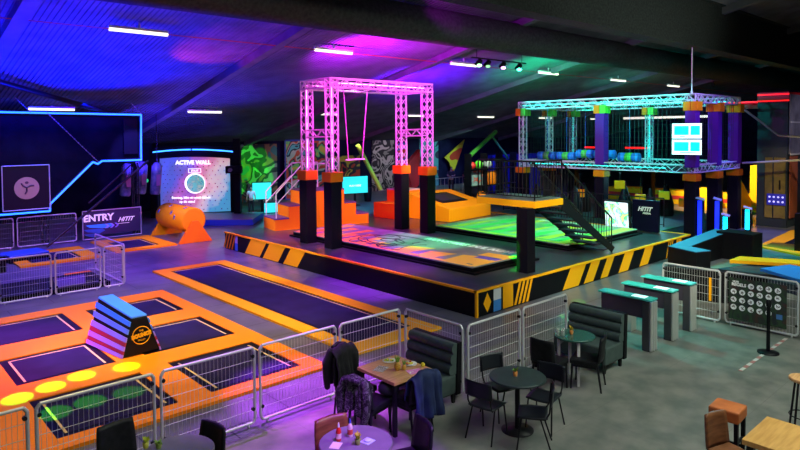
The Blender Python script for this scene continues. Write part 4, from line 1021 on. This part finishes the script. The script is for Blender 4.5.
# blue topped obstacle cushions behind the left barrier
for (x,y,w,d,h,l) in ((2.0,21.6,1.9,1.2,.55,'large blue topped cushion at the left picture edge'),(4.2,23.2,1.2,1.0,.25,'low blue cushion under the neon frame')):
    t=T('foam_cushion',l,'cushion',(x,y,0),.15)
    M=MB(); M.bb(0,w,0,d,0,h-.06); M.build('body',BLACK,t,bevel=.02); M=MB(); M.bb(0,w,0,d,h-.06,h); M.build('top_sheet',mat('cushion_blue',(.03,.12,.6),.4),t,bevel=.015)
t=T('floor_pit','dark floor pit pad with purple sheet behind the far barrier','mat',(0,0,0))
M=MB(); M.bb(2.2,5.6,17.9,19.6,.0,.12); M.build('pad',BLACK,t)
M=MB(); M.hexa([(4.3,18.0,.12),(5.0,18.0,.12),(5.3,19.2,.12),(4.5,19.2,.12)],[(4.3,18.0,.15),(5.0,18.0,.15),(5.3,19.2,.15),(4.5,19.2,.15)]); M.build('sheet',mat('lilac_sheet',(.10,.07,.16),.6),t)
M=MB(); M.bb(0,.7,0,.3,0,.06); single('orange_pad','small orange pad lying behind the far barrier','mat',M,ORANGE,(5.0,19.8,0),.01)

# ------------------------------------------------------------------ interactive climbing wall
t=T('climbing_wall','big pink and blue lit interactive climbing wall with round planet picture','climbing wall',(13.40,29.75,0),-.72)
WM=mat('planet_print',(.5,.3,.6),.5)
nt=WM.node_tree; N=nt.nodes; LK=nt.links; bs=N['Principled BSDF']
tc=N.new('ShaderNodeTexCoord'); sx=N.new('ShaderNodeSeparateXYZ'); nz=N.new('ShaderNodeTexNoise'); nz.inputs['Scale'].default_value=1.1; nz.inputs['Detail'].default_value=2
m1=N.new('ShaderNodeMath'); m1.operation='MULTIPLY_ADD'; m1.inputs[1].default_value=.27; m1.inputs[2].default_value=.50
m2=N.new('ShaderNodeMath'); m2.operation='MULTIPLY_ADD'; m2.inputs[1].default_value=-.13
m3=N.new('ShaderNodeMath'); m3.operation='MULTIPLY_ADD'; m3.inputs[1].default_value=.55
cr=N.new('ShaderNodeValToRGB'); el=cr.color_ramp.elements
for i,(p,c) in enumerate(((.22,(.12,.16,.70)),(.38,(.24,.13,.62)),(.52,(.55,.14,.50)),(.66,(.80,.26,.45)),(.80,(.92,.62,.72)),(.92,(.55,.6,.9)),(1.,(.10,.42,.80)))):
    e=el[i] if i<2 else el.new(p); e.position=p; e.color=(*c,1)
LK.new(tc.outputs['Object'],sx.inputs[0]); LK.new(tc.outputs['Object'],nz.inputs['Vector']); LK.new(sx.outputs['X'],m1.inputs[0]); LK.new(sx.outputs['Z'],m2.inputs[0]); LK.new(m1.outputs[0],m2.inputs[2])
LK.new(nz.outputs['Fac'],m3.inputs[0]); LK.new(m2.outputs[0],m3.inputs[2]); LK.new(m3.outputs[0],cr.inputs[0]); LK.new(cr.outputs[0],bs.inputs['Base Color']); LK.new(cr.outputs[0],bs.inputs['Emission Color']); bs.inputs['Emission Strength'].default_value=.62
w=1.72; n=16; vs=[];fs=[]
for s_ in (0,1):
    for j in range(2):
        for i in range(n+1):
            u=-1+2*i/n; vs.append((u*w,(.35*u*u-.35 if 1 else 0)+.12*s_+.0,(.3 if j==0 else 3.15-.14*u*u)))
q=n+1
for i in range(n): fs+= [(i,i+1,q+i+1,q+i),(2*q+i,3*q+i,3*q+i+1,2*q+i+1),(i,2*q+i,2*q+i+1,i+1),(q+i,q+i+1,3*q+i+1,3*q+i)]
fs+=[(0,q,3*q,2*q),(n,2*q+n,3*q+n,q+n)]
M=MB(); M.add(vs,fs,0,True); M.build('wall_face',WM,t)
def wy(u): return .35*(u/w)**2-.35
HOLD=mat('hold_dark',(.10,.03,.08),.5); random.seed(9)
M=MB()
for r_ in range(12):
    for c in range(13):
        x=-1.55+c*.26+(.13 if r_%2 else 0)+random.uniform(-.03,.03); z=.45+r_*.21+random.uniform(-.03,.03)
        if abs(x)<1.6: M.ball((x,wy(x)-.01,z),random.uniform(.018,.034),(1,.8,1),6)
M.build('climbing_hold',HOLD,t)
GL=mat('white_lit_print',(.9,.9,.9),.4,emis=(1,1,1),strength=1.2)
text('heading','ACTIVE WALL',.27,faceY(.05,-.42,2.74),GL,t,bold=.012,extrude=.006)
text('start_box','START',.12,faceY(.1,-.365,2.34),GL,t,bold=.004)
M=MB(); M.path([(-.2,-.365,2.25),(.4,-.365,2.25),(.4,-.365,2.44),(-.2,-.365,2.44)],.012,5,closed=True); M.build('start_frame',GL,t)
text('caption','Beweeg, klim en speel samen',.16,faceY(-.1,-.365,1.02),GL,t,bold=.004); text('caption','op de wand',.16,faceY(-.3,-.36,.82),GL,t,bold=.004)
M=MB(); M.lathe([(.50,0),(.50,.01)],(.1,-.37,1.72),36,0,axis=Matrix.Rotation(PI/2,3,'X')); M.build('planet_rim',GL,t)
M=MB(); M.lathe([(.43,0),(.43,.01)],(.14,-.382,1.71),36,0,axis=Matrix.Rotation(PI/2,3,'X')); M.build('planet',art('planet_teal',[(.15,.5,.55),(.5,.7,.6),(.25,.6,.6),(.2,.8,.7),(.02,.35,.55)],3,emis=.5),t)
t=T('wall_surround','dark curved surround with blue light arc over the climbing wall','surround',(13.40,29.75,0),-.72)
M=MB()
M.bb(-2.15,-1.78,-.2,.6,0,3.0); M.bb(1.78,2.15,-.2,.6,0,3.0)
for i in range(n):
    u0,u1=-1+2*i/n,-1+2*(i+1)/n; W=2.15
    M.hexa([(u0*W,-.45+.25*u0*u0,3.0-.14*u0*u0+.02),(u1*W,-.45+.25*u1*u1,3.0-.14*u1*u1+.02),(u1*W,.6,3.02-.14*u1*u1),(u0*W,.6,3.02-.14*u0*u0)],
           [(u0*W,-.45+.25*u0*u0,3.55-.14*u0*u0),(u1*W,-.45+.25*u1*u1,3.55-.14*u1*u1),(u1*W,.6,3.55-.14*u1*u1),(u0*W,.6,3.55-.14*u0*u0)])
M.build('arch',BLACK,t)
M=MB()
for a,b_ in ((-.92,-.02),(.02,.95)):
    for i in range(8):
        u0,u1=a+(b_-a)*i/8,a+(b_-a)*(i+1)/8; W=2.1
        M.tube((u0*W,-.50+.25*u0*u0,3.38-.14*u0*u0),(u1*W,-.50+.25*u1*u1,3.38-.14*u1*u1),.035,6)
M.build('light_arc',mat('arc_blue',(.1,.3,1),.4,emis=(.03,.22,1),strength=4),t)
M=MB(); M.ball((-2.3,-.05,1.85),.16,(1.3,.5,.8),8); single('green_exit_light','small green glowing light left of the climbing wall','lamp',M,mat('green_glow',(.05,.6,.3),.4,emis=(.02,.7,.3),strength=.9),(13.40-.1,29.75+.2,0)).rotation_euler=(0,0,-.72)
t=T('projector_post','dark square post with a black projector beside the climbing wall','projector',(14.55,27.6,0),-.7)
M=MB(); M.bb(-.16,.16,-.1,.1,0,3.9); M.build('post',PAD,t); M=MB(); M.bb(-.45,.3,-.5,-.1,2.25,2.6); M.build('projector_body',BLACK,t,bevel=.04); M=MB(); M.lathe([(.1,0),(.1,.1)],(-.2,-.5,2.42),14,0,axis=Matrix.Rotation(PI/2,3,'X')); M.build('lens',mat('lens_grey',(.2,.2,.25),.2),t)
t=T('landing_mat','blue landing mat with pale top in front of the climbing wall','mat',(13.0,28.0,0),-.72)
M=MB(); M.bb(-1.7,2.6,-1.4,1.1,0,.26); M.build('mat_body',mat('mat_blue',(.02,.08,.55),.45),t,bevel=.02)
M=MB(); M.bb(-1.7,2.6,-1.4,1.1,.26,.285); M.build('top_sheet',mat('mat_top',(.22,.22,.30),.4),t)
# ------------------------------------------------------------------ back wall panels
GR=[(.02,.02,.04),(.10,.35,.35),(.02,.03,.05),(.45,.40,.35),(.55,.06,.03),(.02,.02,.04),(.15,.45,.12),(.55,.4,.05)]
def panel(name,label,x0,x1,z0,z1,m,y=33.9,frame=None):
    t=T(name,label,'mural',((x0+x1)/2,y,0)); w=(x1-x0)/2
    M=MB(); M.bb(-w,w,0,.08,z0,z1); M.build('board',m,t)
    if frame: M=MB(); M.path([(-w,-.02,z0),(w,-.02,z0),(w,-.02,z1),(-w,-.02,z1)],.05,4,closed=True); M.build('frame',frame,t)
panel('graffiti_mural','graffiti mural panel under green light blobs behind the boy',17.9,20.6,0.,3.5,art('mural_a',[(.03,.05,.04),(.25,.30,.25),(.02,.04,.04),(.30,.16,.08),(.05,.2,.18)],.9,dist=.8))
panel('graffiti_mural','tall framed graffiti mural left of the pink truss',21.0,24.2,0.,3.7,art('mural_b',GR,.9,dist=.9),33.6,mat('blue_frame',(.05,.08,.4),.5))
panel('graffiti_mural','graffiti mural with red and yellow shapes behind the steps',24.6,27.2,0.,2.6,art('mural_c',[(.015,.015,.03),(.45,.05,.03),(.02,.02,.04),(.5,.4,.05),(.01,.02,.03),(.05,.2,.2)],.9,dist=.8))
panel('graffiti_mural','black and white face graffiti behind the yellow leaning pole',28.3,30.4,0.,3.6,art('mural_d',[(.015,.015,.02),(.55,.52,.5),(.02,.02,.03),(.3,.28,.27),(.02,.02,.03)],.8,dist=1.6))
panel('graffiti_mural','red edge graffiti strip right of the face graffiti',30.6,31.6,0.,3.4,art('mural_e',[(.55,.05,.12),(.1,.2,.5),(.6,.08,.03),(.1,.3,.35)],.8))
panel('graffiti_mural','teal arch graffiti right of the pink truss',33.0,35.0,0.,3.7,art('mural_f',[(.02,.03,.06),(.08,.35,.38),(.05,.25,.30),(.02,.04,.10)],.5))
M=MB(); M.add([(0,0,2.0),(2.3,0,3.35),(1.9,0,2.4),(.9,0,.6),(.5,0,1.6),(0,.06,2.0),(2.3,.06,3.35),(1.9,.06,2.4),(.9,.06,.6),(.5,.06,1.6)],[(0,1,2,3,4),(9,8,7,6,5),(0,5,6,1),(1,6,7,2),(2,7,8,3),(3,8,9,4),(4,9,5,0)])
single('kite_sign','red and yellow kite shaped sign on the dark back wall','sign',M,art('kite_print',[(.6,.05,.02),(.75,.6,.03),(.7,.5,.03),(.6,.1,.02)],.6),(35.3,33.5,.2))
M=MB(); M.tube((0,0,0),(1.7,0,-2.65),.13,8); single('yellow_pole','yellow green pole leaning against the back wall murals','pole',M,mat('lime_pole',(.6,.6,.05),.5),(22.3,28,3.45))
# cyan monitors
for (x,y,z,wd,h,l,stand) in ((16.75,29.1,1.13,.98,.86,'upper cyan monitor beside the boy in white',.7),(16.95,28.5,.28,.75,.5,'lower cyan monitor under the first one',.03),(22.1,28,1.18,1.6,.95,'cyan monitor behind the orange jump tower',.7)):
    t=T('cyan_monitor',l,'monitor',(x,y,0),-.35 if wd<1.5 else -.2)
    M=MB(); M.bb(-wd/2-.03,wd/2+.03,0,.07,z-h/2-.03,z+h/2+.03); M.build('casing',BLACK,t,bevel=.01)
    M=MB(); M.bb(-wd/2,wd/2,-.006,0,z-h/2,z+h/2); M.build('screen',mat('tv_cyan',(0,.3,.3),.3,emis=(.04,.75,.78),strength=1.0),t)
    M=MB(); M.bb(-.06,.06,.02,.08,0,z-h/2); M.bb(-.25,.25,-.15,.2,0,.03); M.build('stand',BLACK,t)
    if wd>1: text('caption','PLAY HERE',.15,faceY(.0,-.01,z-.05),GL,t)
M=MB(); M.lathe([(.2,0),(.24,.5),(.24,.8),(.2,.82)],n=16); single('waste_bin','dark round bin with light rim beside the yellow leaning pole','bin',M,[PAD],(24.0,29.2,0))
# dark back partition and cabinets to the right
M=MB(); M.bb(0,5.0,0,.3,0,2.7)
for i in range(10): M.bb(i*.5,i*.5+.05,-.04,0,0,2.7)
single('dark_partition','tall dark blue partition wall behind the balcony','partition',M,mat('partition_navy',(.010,.012,.16),.6,spec=.1),(30.1,24.6,0))
# shelves with objects left of balcony
t=T('prop_shelf','dark shelf rack behind the balcony holding colourful props','shelf',(26.8,23.4,0))
M=MB()
for z in (.05,1.0,1.95): M.bb(0,4.2,0,.5,z,z+.05)
for x in (0,1.4,2.8,4.15): M.bb(x,x+.05,0,.5,0,2.9)
M.build('rack',BLACK,t)
M=MB(); M.bb(.05,1.35,.3,.34,1.0,1.9); M.build('picture_panel',art('shelf_print',[(.3,.45,.4),(.2,.35,.35),(.6,.1,.05),(.4,.5,.45)],1.5),t)
for i in range(4):
    M=MB(); M.lathe([(.10,0),(.12,.03),(.12,.75),(.05,.8)],(0,0,0),12); o=M.build('foam_roll',ORANGE,loc=(28.35+i*.28,23.65,1.05)); tag(o,'orange upright foam roll on the shelf behind the balcony','foam roll','foam rolls on the prop shelf')
M=MB(); M.ball((0,0,.3),.3,n=10); single('orange_ball','orange ball on the lower shelf behind the balcony','ball',M,ORANGE,(28.0,23.66,.1))
M=MB(); M.tube((0,0,0),(2.4,0,1.4),.13,8); single('green_beam','green slanted foam beam above the prop shelf','beam',M,mat('green_foam',(.06,.35,.04),.5),(27.6,24.2,2.75))
M=MB(); M.tube((0,0,1.3),(1.6,0,-.1),.07,8); single('green_beam','thin dark green beam slanting right above the balcony','beam',M,mat('dgreen_foam',(.03,.18,.05),.5),(29.6,24.2,2.6))
for i,(x,z,r_,m_,l) in enumerate(((27.05,2.22,.22,mat('red_vinyl'),'red ball on top of the prop shelf'),(27.65,2.25,.25,GREENP,'green ball on top of the prop shelf'),(28.4,2.27,.27,mat('pale_green',(.45,.6,.5),.5),'pale green ball on top of the prop shelf'))):
    M=MB(); M.ball((0,0,0),r_,n=9); single('play_ball',l,'ball',M,m_,(x,23.55,z),0,'balls on the prop shelf')
M=MB(); ax=Matrix.Rotation(PI/2,3,'Y'); M.lathe([(.15,0),(.22,.02),(.22,.9),(.15,.92)],(0,0,.25),14,0,axis=ax); single('blue_roll','blue foam roll lying at the foot of the prop shelf','foam roll',M,RB,(27.0,22.3,0.02))
M=MB(); rail(M,(0,0,0),(3.6,0,0),1.1,10); single('guard_railing','pale guard railing behind the two staff people','railing',M,STEEL,(28.3,28.6,0))
M=MB(); M.bb(0,.4,0,.4,.0,2.0); M.prism([(-.5,2.2),(.6,3.1),(.5,1.0),(0,.6)],0,.3,0,mx=Matrix.Rotation(PI/2,3,'X'),c=(0,.2,0)); single('red_prop','red hooded prop between the two right truss legs','prop',M,mat('red_vinyl'),(25.6,27.0,0))

# ------------------------------------------------------------------ spotlight cluster
LG=mat('lens_green',(.3,1,.4),.3,emis=(.35,1,.35),strength=7); LC=mat('lens_cyan',(.1,1,.7),.3,emis=(.05,1,.6),strength=14); LP=mat('lens_pink',(1,.3,.9),.3,emis=(.9,.3,1),strength=5); LD=mat('lens_dim',(.3,.6,.3),.3,emis=(.2,.7,.2),strength=1.5)
t=T('lighting_bar','black bar hung under the roof carrying the stage spotlights','bar',(0,0,0))
M=MB(); M.tube((19.2,16.7,7.12),(22.8,16.7,7.12),.03,8); 
for x in (19.5,22.5): M.tube((x,16.7,7.12),(x,16.7,roofz(16.7)-.0),.015,6)
M.build('bar',DSTEEL,t)
for x,m_,l in ((19.6,LG,'leftmost spotlight with green lens'),(20.15,LD,'dim spotlight second from the left'),(21.15,LP,'spotlight with pink lens'),(22.25,LC,'rightmost spotlight glaring turquoise')):
    t=T('stage_spotlight',l+' on the bar under the roof','spotlight',(x,16.7,6.92),0,'spotlights on the roof bar')
    mx=Matrix.Rotation(R(-40),3,'Y')@Matrix.Rotation(R(60),3,'X')
    M=MB(); M.lathe([(.07,.18),(.10,.14),(.11,-.12),(.12,-.14)],n=16,axis=Matrix(((1,0,0),(0,1,0),(0,0,1)))@Matrix.Rotation(R(35),3,'X')@Matrix.Rotation(R(25),3,'Y')); M.build('can',BLACK,t)
    M=MB(); M.ball((-.05,-.09,-.11) ,.10,(1,1,.6),8); M.build('lens',m_,t)
    M=MB(); M.tube((0,0,.0),(0,0,.2),.015,6); M.build('yoke',DSTEEL,t)
# mirror of the spots on the far right
M=MB(); M.tube((0,0,0),(0,0,-.5),.03,6); M.ball((0,0,-.6),.14,n=8); single('ceiling_speaker','small dark device hanging from the girder at upper right','device',M,DSTEEL,(41.5,16,7.6))

# ------------------------------------------------------------------ people
def skinmesh(name,verts,edges,rad,m,parent,sub=2):
    me=bpy.data.meshes.new(name); me.from_pydata([Vector(v) for v in verts],edges,[]); me.update()
    o=bpy.data.objects.new(name,me); COL.objects.link(o)
    md=o.modifiers.new('skin','SKIN'); md.use_smooth_shade=True
    if not me.skin_vertices:
        pass
    for sv,r_ in zip(me.skin_vertices[0].data,rad): sv.radius=(r_,r_) if not isinstance(r_,tuple) else r_
    me.skin_vertices[0].data[0].use_root=True
    ss=o.modifiers.new('sub','SUBSURF'); ss.levels=sub; ss.render_levels=sub
    dg=bpy.context.evaluated_depsgraph_get(); ev=bpy.data.meshes.new_from_object(o.evaluated_get(dg)); bpy.data.objects.remove(o)
    ev.materials.clear(); ev.materials.append(m); 
    for p in ev.polygons: p.use_smooth=True
    r=bpy.data.objects.new(name,ev); COL.objects.link(r); r.parent=parent; return r
SKIN=mat('skin',(.55,.33,.24),.6)
def person(label,loc,rz,h,shirt,pants,hair,arms='down'):
    t=T('person',label,'person',loc,rz); s_=h/1.75
    P=lambda *a:tuple(v*s_ for v in a)
    if arms=='down': A=[(.19,0,1.42),(.25,.0,1.14),(.27,.07,.89)]; A2=[(-.19,0,1.42),(-.25,0,1.14),(-.26,.05,.89)]
    else: A=[(.19,0,1.42),(.25,.02,1.15),(.10,.24,1.12)]; A2=[(-.19,0,1.42),(-.25,.02,1.15),(-.10,.24,1.16)]
    V=[P(0,0,.95),P(0,0,1.15),P(0,0,1.38),P(0,.01,1.5),P(0,.02,1.6),
       P(.10,0,.88),P(.11,.02,.48),P(.11,-.02,.09),P(.12,.12,.04),
       P(-.10,0,.88),P(-.11,-.01,.48),P(-.11,-.03,.09),P(-.12,.10,.04)]
    E_=[(0,1),(1,2),(2,3),(3,4),(0,5),(5,6),(6,7),(7,8),(0,9),(9,10),(10,11),(11,12)]
    rd=[.125,.11,.125,.055,.07,.085,.058,.04,.038,.085,.058,.04,.038]
    for arr in (A,A2):
        b=len(V); V+= [P(*p) for p in arr]; E_+=[(2,b),(b,b+1),(b+1,b+2)]; rd+=[.058,.042,.028]
        # fingers
        hx,hy,hz=arr[2]; 
    body=skinmesh('body',V,E_,[r_*s_ for r_ in rd],SKIN,t)
    M=MB(); M.ball(P(0,.02,1.63),.10*s_,(.82,.95,1.15),12); M.ball(P(0,.115,1.62),.016*s_,(1,1,1.2),6); M.ball(P(.082,.02,1.62),.02*s_,(.5,1,1.4),6); M.ball(P(-.082,.02,1.62),.02*s_,(.5,1,1.4),6); M.build('head',SKIN,t)
    M=MB(); M.ball(P(.03,.105,1.645),.010*s_,n=5); M.ball(P(-.03,.105,1.645),.010*s_,n=5); M.box(P(0,.108,1.575),(.045*s_,.01*s_,.008*s_)); M.build('face_features',mat('face_dark',(.08,.03,.03),.5),t)
    M=MB(); M.ball(P(0,-.005,1.665),.108*s_,(.86,.95,1.02),12); M.build('hair',mat('hair_'+hair,{'dark':(.02,.015,.012),'brown':(.12,.06,.03)}[hair],.8),t)
    for sg,arr in ((1,A),(-1,A2)):
        for k_ in range(5):
            b=Vector(arr[2]); el=Vector(arr[1]); d=(b-el).normalized(); side=Vector((0,1,0)) if arms=='down' else Vector((0,0,1))
            o_=side*(.028-.014*k_); L_=(.07,.09,.10,.09,.07)[k_]
            p0=b+d*.03+o_*.7; M=MB(); M.tube(P(*p0),P(*(p0+d*L_*.6+o_*.3)),.009*s_,6); M.tube(P(*(p0+d*L_*.6+o_*.3)),P(*(p0+d*L_+o_*.2-Vector((sg*.015,0,0)))),.008*s_,6); M.build('finger',SKIN,t)
    # clothes
    V=[P(0,0,.93),P(0,0,1.15),P(0,0,1.38),P(0,.005,1.46)]; E_=[(0,1),(1,2),(2,3)]; rd=[.15,.135,.145,.075]
    for arr in (A,A2):
        b=len(V); V+=[P(*arr[0]),P(*(Vector(arr[0]).lerp(Vector(arr[1]),.75)))]; E_+=[(2,b),(b,b+1)]; rd+=[.075,.062]
    skinmesh('shirt',V,E_,[r_*s_ for r_ in rd],shirt,t)
    V=[P(0,0,.97),P(.10,0,.86),P(.11,.02,.48),P(.11,-.02,.12),P(-.10,0,.86),P(-.11,-.01,.48),P(-.11,-.03,.12)]
    skinmesh('trousers',V,[(0,1),(1,2),(2,3),(0,4),(4,5),(5,6)],[r_*s_ for r_ in (.135,.10,.075,.06,.10,.075,.06)],pants,t)
    M=MB()
    for sx,y in ((.12,.04),(-.12,.02)): M.box(P(sx,y,.035),(.09*s_,.26*s_,.07*s_))
    M.build('shoe',BLACK,t,bevel=.015)
WS=mat('white_tshirt',(.75,.65,.80),.8); DS=mat('dark_tshirt',(.03,.03,.04),.8); JN=mat('dark_jeans',(.008,.008,.015),.8)
person('boy in white t-shirt and dark shorts standing by the climbing wall',(16.0,28.9,0),2.6,1.42,WS,JN,'dark')
person('staff person in dark shirt with white print behind the pale railing, left',(31.6,29.4,0),PI*.75,1.75,DS,JN,'brown','front')
person('staff person in dark shirt with folded arms behind the pale railing, right',(32.6,28.9,0),PI*.8,1.70,DS,JN,'brown','front')
M=MB(); M.ball((0,0,0),.13,(1,.15,1.1),8); 

# ------------------------------------------------------------------ lights
W=SC.world or bpy.data.worlds.new('world'); SC.world=W; W.use_nodes=True
W.node_tree.nodes['Background'].inputs[0].default_value=(.10,.11,.16,1); W.node_tree.nodes['Background'].inputs[1].default_value=.012
def aim(o,tgt): o.rotation_euler=(Vector(tgt)-Vector(o.location)).to_track_quat('-Z','Y').to_euler()
def spot(loc,tgt,col,e,ang=50,blend=.6,r_=.08):
    l=bpy.data.lights.new('spot_light','SPOT'); l.energy=e; l.color=col; l.spot_size=R(ang); l.spot_blend=blend; l.shadow_soft_size=r_
    o=bpy.data.objects.new('spot_light',l); COL.objects.link(o); o.location=loc; aim(o,tgt); return o
def area(loc,tgt,col,e,sx,sy):
    l=bpy.data.lights.new('area_light','AREA'); l.energy=e; l.color=col; l.shape='RECTANGLE'; l.size=sx; l.size_y=sy
    o=bpy.data.objects.new('area_light',l); COL.objects.link(o); o.location=loc; aim(o,tgt); return o
MAG=(1,.05,.85); VIO=(.42,.12,1); BLU=(.0,.006,1); TEAL=(.0,.9,.6); GRE=(.03,1,.12); WRM=(1,.88,.72)
# roof lamps of the dining area (behind and above the camera)
area((10,1.0,6.6),(10,4,0),(.86,1,.84),470,6,2)
area((3,0.5,6.6),(4.5,5,0),(.95,.9,1),130,4,2)
# court
spot((3.2,9.0,7.6),(3.4,10.5,0),(1,.80,.30),1050,70)
spot((5.5,11,7.6),(5.6,13.5,0),(1,.75,.35),2500,62)
spot((9.0,10,7.6),(8.4,13,0),(1,.72,.42),2600,56)
spot((8.5,12,7.5),(8.2,15,0),(.35,.06,1),2400,70)
spot((2.0,15,6.5),(2.0,13.6,0),(.9,.0,.9),3200,44)
spot((1.0,11,6),(3.7,12.8,.6),(.22,.3,1),1900,26)
spot((4.3,9.5,7.2),(4.2,7.0,0),(.42,.04,1),3200,26)
spot((5.5,12,7.2),(5.7,8.3,0),(.55,.05,1),13000,22)
spot((4.5,3.0,6.5),(4.6,5.6,.5),(.4,.04,1),3200,22)
spot((8,17,6.8),(8.2,21,0),(.35,.10,1),2800,75)
spot((6.0,21.5,5.6),(10.0,23.3,.5),(1,.60,.25),900,38)
spot((11.5,19,6.0),(10.8,22.5,0),(1,.35,.7),900,50)
# green moving head blobs
for tx,ty,e in ((2.05,11.05,1),(2.55,11.2,1),(3.05,11.35,1),(3.75,11.25,1),(2.35,10.15,.8),(2.85,10.2,.8),(3.4,10.15,.7)):
    spot((3.0,13.8,6.4),(tx,ty,.05),(.05,1,.0),10000*e,3.8,.25,.02)
for tx,ty in ((13.3,9.85),(13.75,10.3),(12.9,9.75)):
    spot((8.8,8.6,5.2),(tx,ty,H),(.0,1,.02),14000,3.6,.3,.02)
for tx,ty in ((13.3,8.2),(12.7,7.9),(12.0,7.7)):
    spot((9.5,5.0,6.6),(tx,ty,0),(.0,1,.02),4500,2.6,.3,.02)
random.seed(4)
for tx,tz in ((18.0,1.1),(18.3,1.9),(18.1,2.6),(18.6,3.1),(18.9,2.4),(18.9,1.6),(19.4,2.1),(19.4,2.9),(19.8,1.5),(19.9,2.3)):
    spot((17.5,25.5,4.6),(tx,33.7,tz),(.03,1,.02),4200,6.0,.25,.02)
spot((12,18,6.5),(11.5,20.9,H),(.02,1,.1),900,22)
# stage
spot((13.2,16.2,6.9),(12.9,16.4,H),(.85,.08,1),2500,60)
spot((10.2,12,6.8),(11.0,12.8,H),(.42,.02,1),5000,34)
spot((10,11,7.0),(12.4,11.8,H),(1,.85,.6),900,40)
spot((7.5,20.5,5.6),(13.2,19.5,1.0),(1,.75,.35),1500,28)
spot((14.5,11,6.8),(19.0,18,.9),(1,.7,.4),4200,26)
spot((17,12,6.9),(18,13,H),(.10,1,.25),2200,60)
spot((14,13,7.0),(13.9,13.8,H),(.05,1,.35),2800,34)
spot((18.5,14.5,5.6),(15.2,19.4,1.0),(1,.85,.35),1500,38)
spot((16.5,7,6.8),(17,9.8,H),(.12,.9,.6),1500,75)
spot((22,10.5,6.3),(21.0,8.2,0),(.02,.9,.75),2200,65)
# front faces of the stage and balcony
spot((7,3,7.2),(16,9,.3),(1,.92,.7),3800,38)
spot((4,12,7.0),(10.5,17,.3),(1,.8,.5),3800,26)
spot((8,5,7.2),(13.4,9.5,2.3),(1,.8,.5),800,12)
# truss rig wash
spot((8.5,9.5,7.2),(13.3,16.2,4.6),(1,.02,.8),5500,34)
spot((18,10,6.9),(14.4,16.2,4.6),(.9,.02,.9),3500,38)
# cage, right zone
spot((19.5,17.5,6.4),(24.2,15.5,5.2),(.0,1,.85),1900,48)
spot((19.0,10.5,6.6),(24.2,11.8,5.2),(.0,1,.85),1900,46)
spot((20,9,3.8),(24.2,13,2.9),(.0,1,.8),800,60)
spot((18,14,6.6),(24,13.5,4.0),(.95,.6,.5),450,50)
spot((22.0,6,6.2),(25,9.8,3.5),(.25,.06,1),900,60)
spot((27,9.0,6.5),(26,8.0,0),(.05,.12,1),1400,60)
spot((30,14.5,5.5),(34.6,12.3,1.0),(1,.85,.4),5500,60)
spot((27,13,2.4),(22,13,.6),(.2,.7,.9),200,110)
spot((12.8,9,4.6),(12.4,6.2,0),(0,.9,.75),900,42)
spot((18,3,6.8),(19.0,7.0,0),(1,.92,.75),1300,50)
spot((23,2,6.8),(26.5,6.8,0),(1,.85,.5),2800,45)
spot((26,3,6),(32,8.4,3.5),(.8,.7,1),700,40)
spot((24,5,5),(29.5,8.8,2.0),(1,.75,.3),900,25)
# roof washes
spot((2.5,21,2.6),(2.5,19,8),BLU,7000,130)
spot((6.5,23,3.2),(6.5,21,8),BLU,4500,120)
spot((11.5,12.3,7.9),(17.5,13.5,8.5),(.7,.0,1),700,50)
spot((20,3.5,5.0),(20,10,8.2),(.85,1,.9),700,100)
spot((9.5,26,3.0),(10,29,5),(.05,.02,1),900,120)
spot((13.5,17.6,5.9),(15.2,18.5,8),(.55,.01,1),1500,140)
spot((13.0,16.2,6.0),(17,14.4,8),(.8,.01,1),1600,130)
spot((8.6,20.5,5.0),(10,19,8),(1,.05,.25),260,80)
spot((19,20,5.0),(20,21,8),(.12,.0,1),2600,130)
spot((24,17,5.7),(25,18,8),(.0,.9,.35),700,140)
spot((21,15.7,6.0),(27,13.9,7.4),(.0,.85,.4),2400,40)
spot((25,19.5,4.6),(29.5,14.3,7.3),(.0,1,.5),5000,32)
spot((33,18,5.0),(34,18,8),(.0,.4,.25),300,130)
spot((11,24,3.2),(12,24,8),(.05,.02,1),800,120)
# left zone
area((6,25.4,5.3),(6,27,1),BLU,250,5,.3)
spot((5,22,5.6),(5.5,25.5,.5),(.40,.3,1),1000,80)
spot((3.5,20.5,6.0),(3.5,18.8,0),(.30,.15,1),1700,80)
spot((8.5,24,4.9),(9.8,27.5,2),(.15,.1,1),900,50)
# back
spot((22,27,4.4),(23,33.6,1.2),(.6,.9,1),500,62)
spot((30,27,4.4),(30,33.6,1.2),(.9,.9,1),500,60)
spot((34,28,4.4),(34.5,33.6,1.2),(.5,1,.9),800,60)
spot((25,20,5.2),(27.8,23.6,1.6),(.9,1,.8),1500,40)
spot((29,20,4.6),(32.5,24.6,1.4),(.1,.15,1),2200,60)
spot((16,27,4.4),(18.5,28.0,0),(.0,.75,.9),900,90)
spot((15,25.5,4.6),(16.0,28.9,.8),(.9,.6,1),250,20)
spot((24,24,4.6),(24,26.5,0),(.1,.6,1),1100,90)

vs=SC.view_settings; vs.view_transform='Standard'; vs.look='None'; vs.exposure=0.1; vs.gamma=1.0; vs.use_curve_mapping=False
SC.cycles.max_bounces=5; SC.cycles.sample_clamp_indirect=3
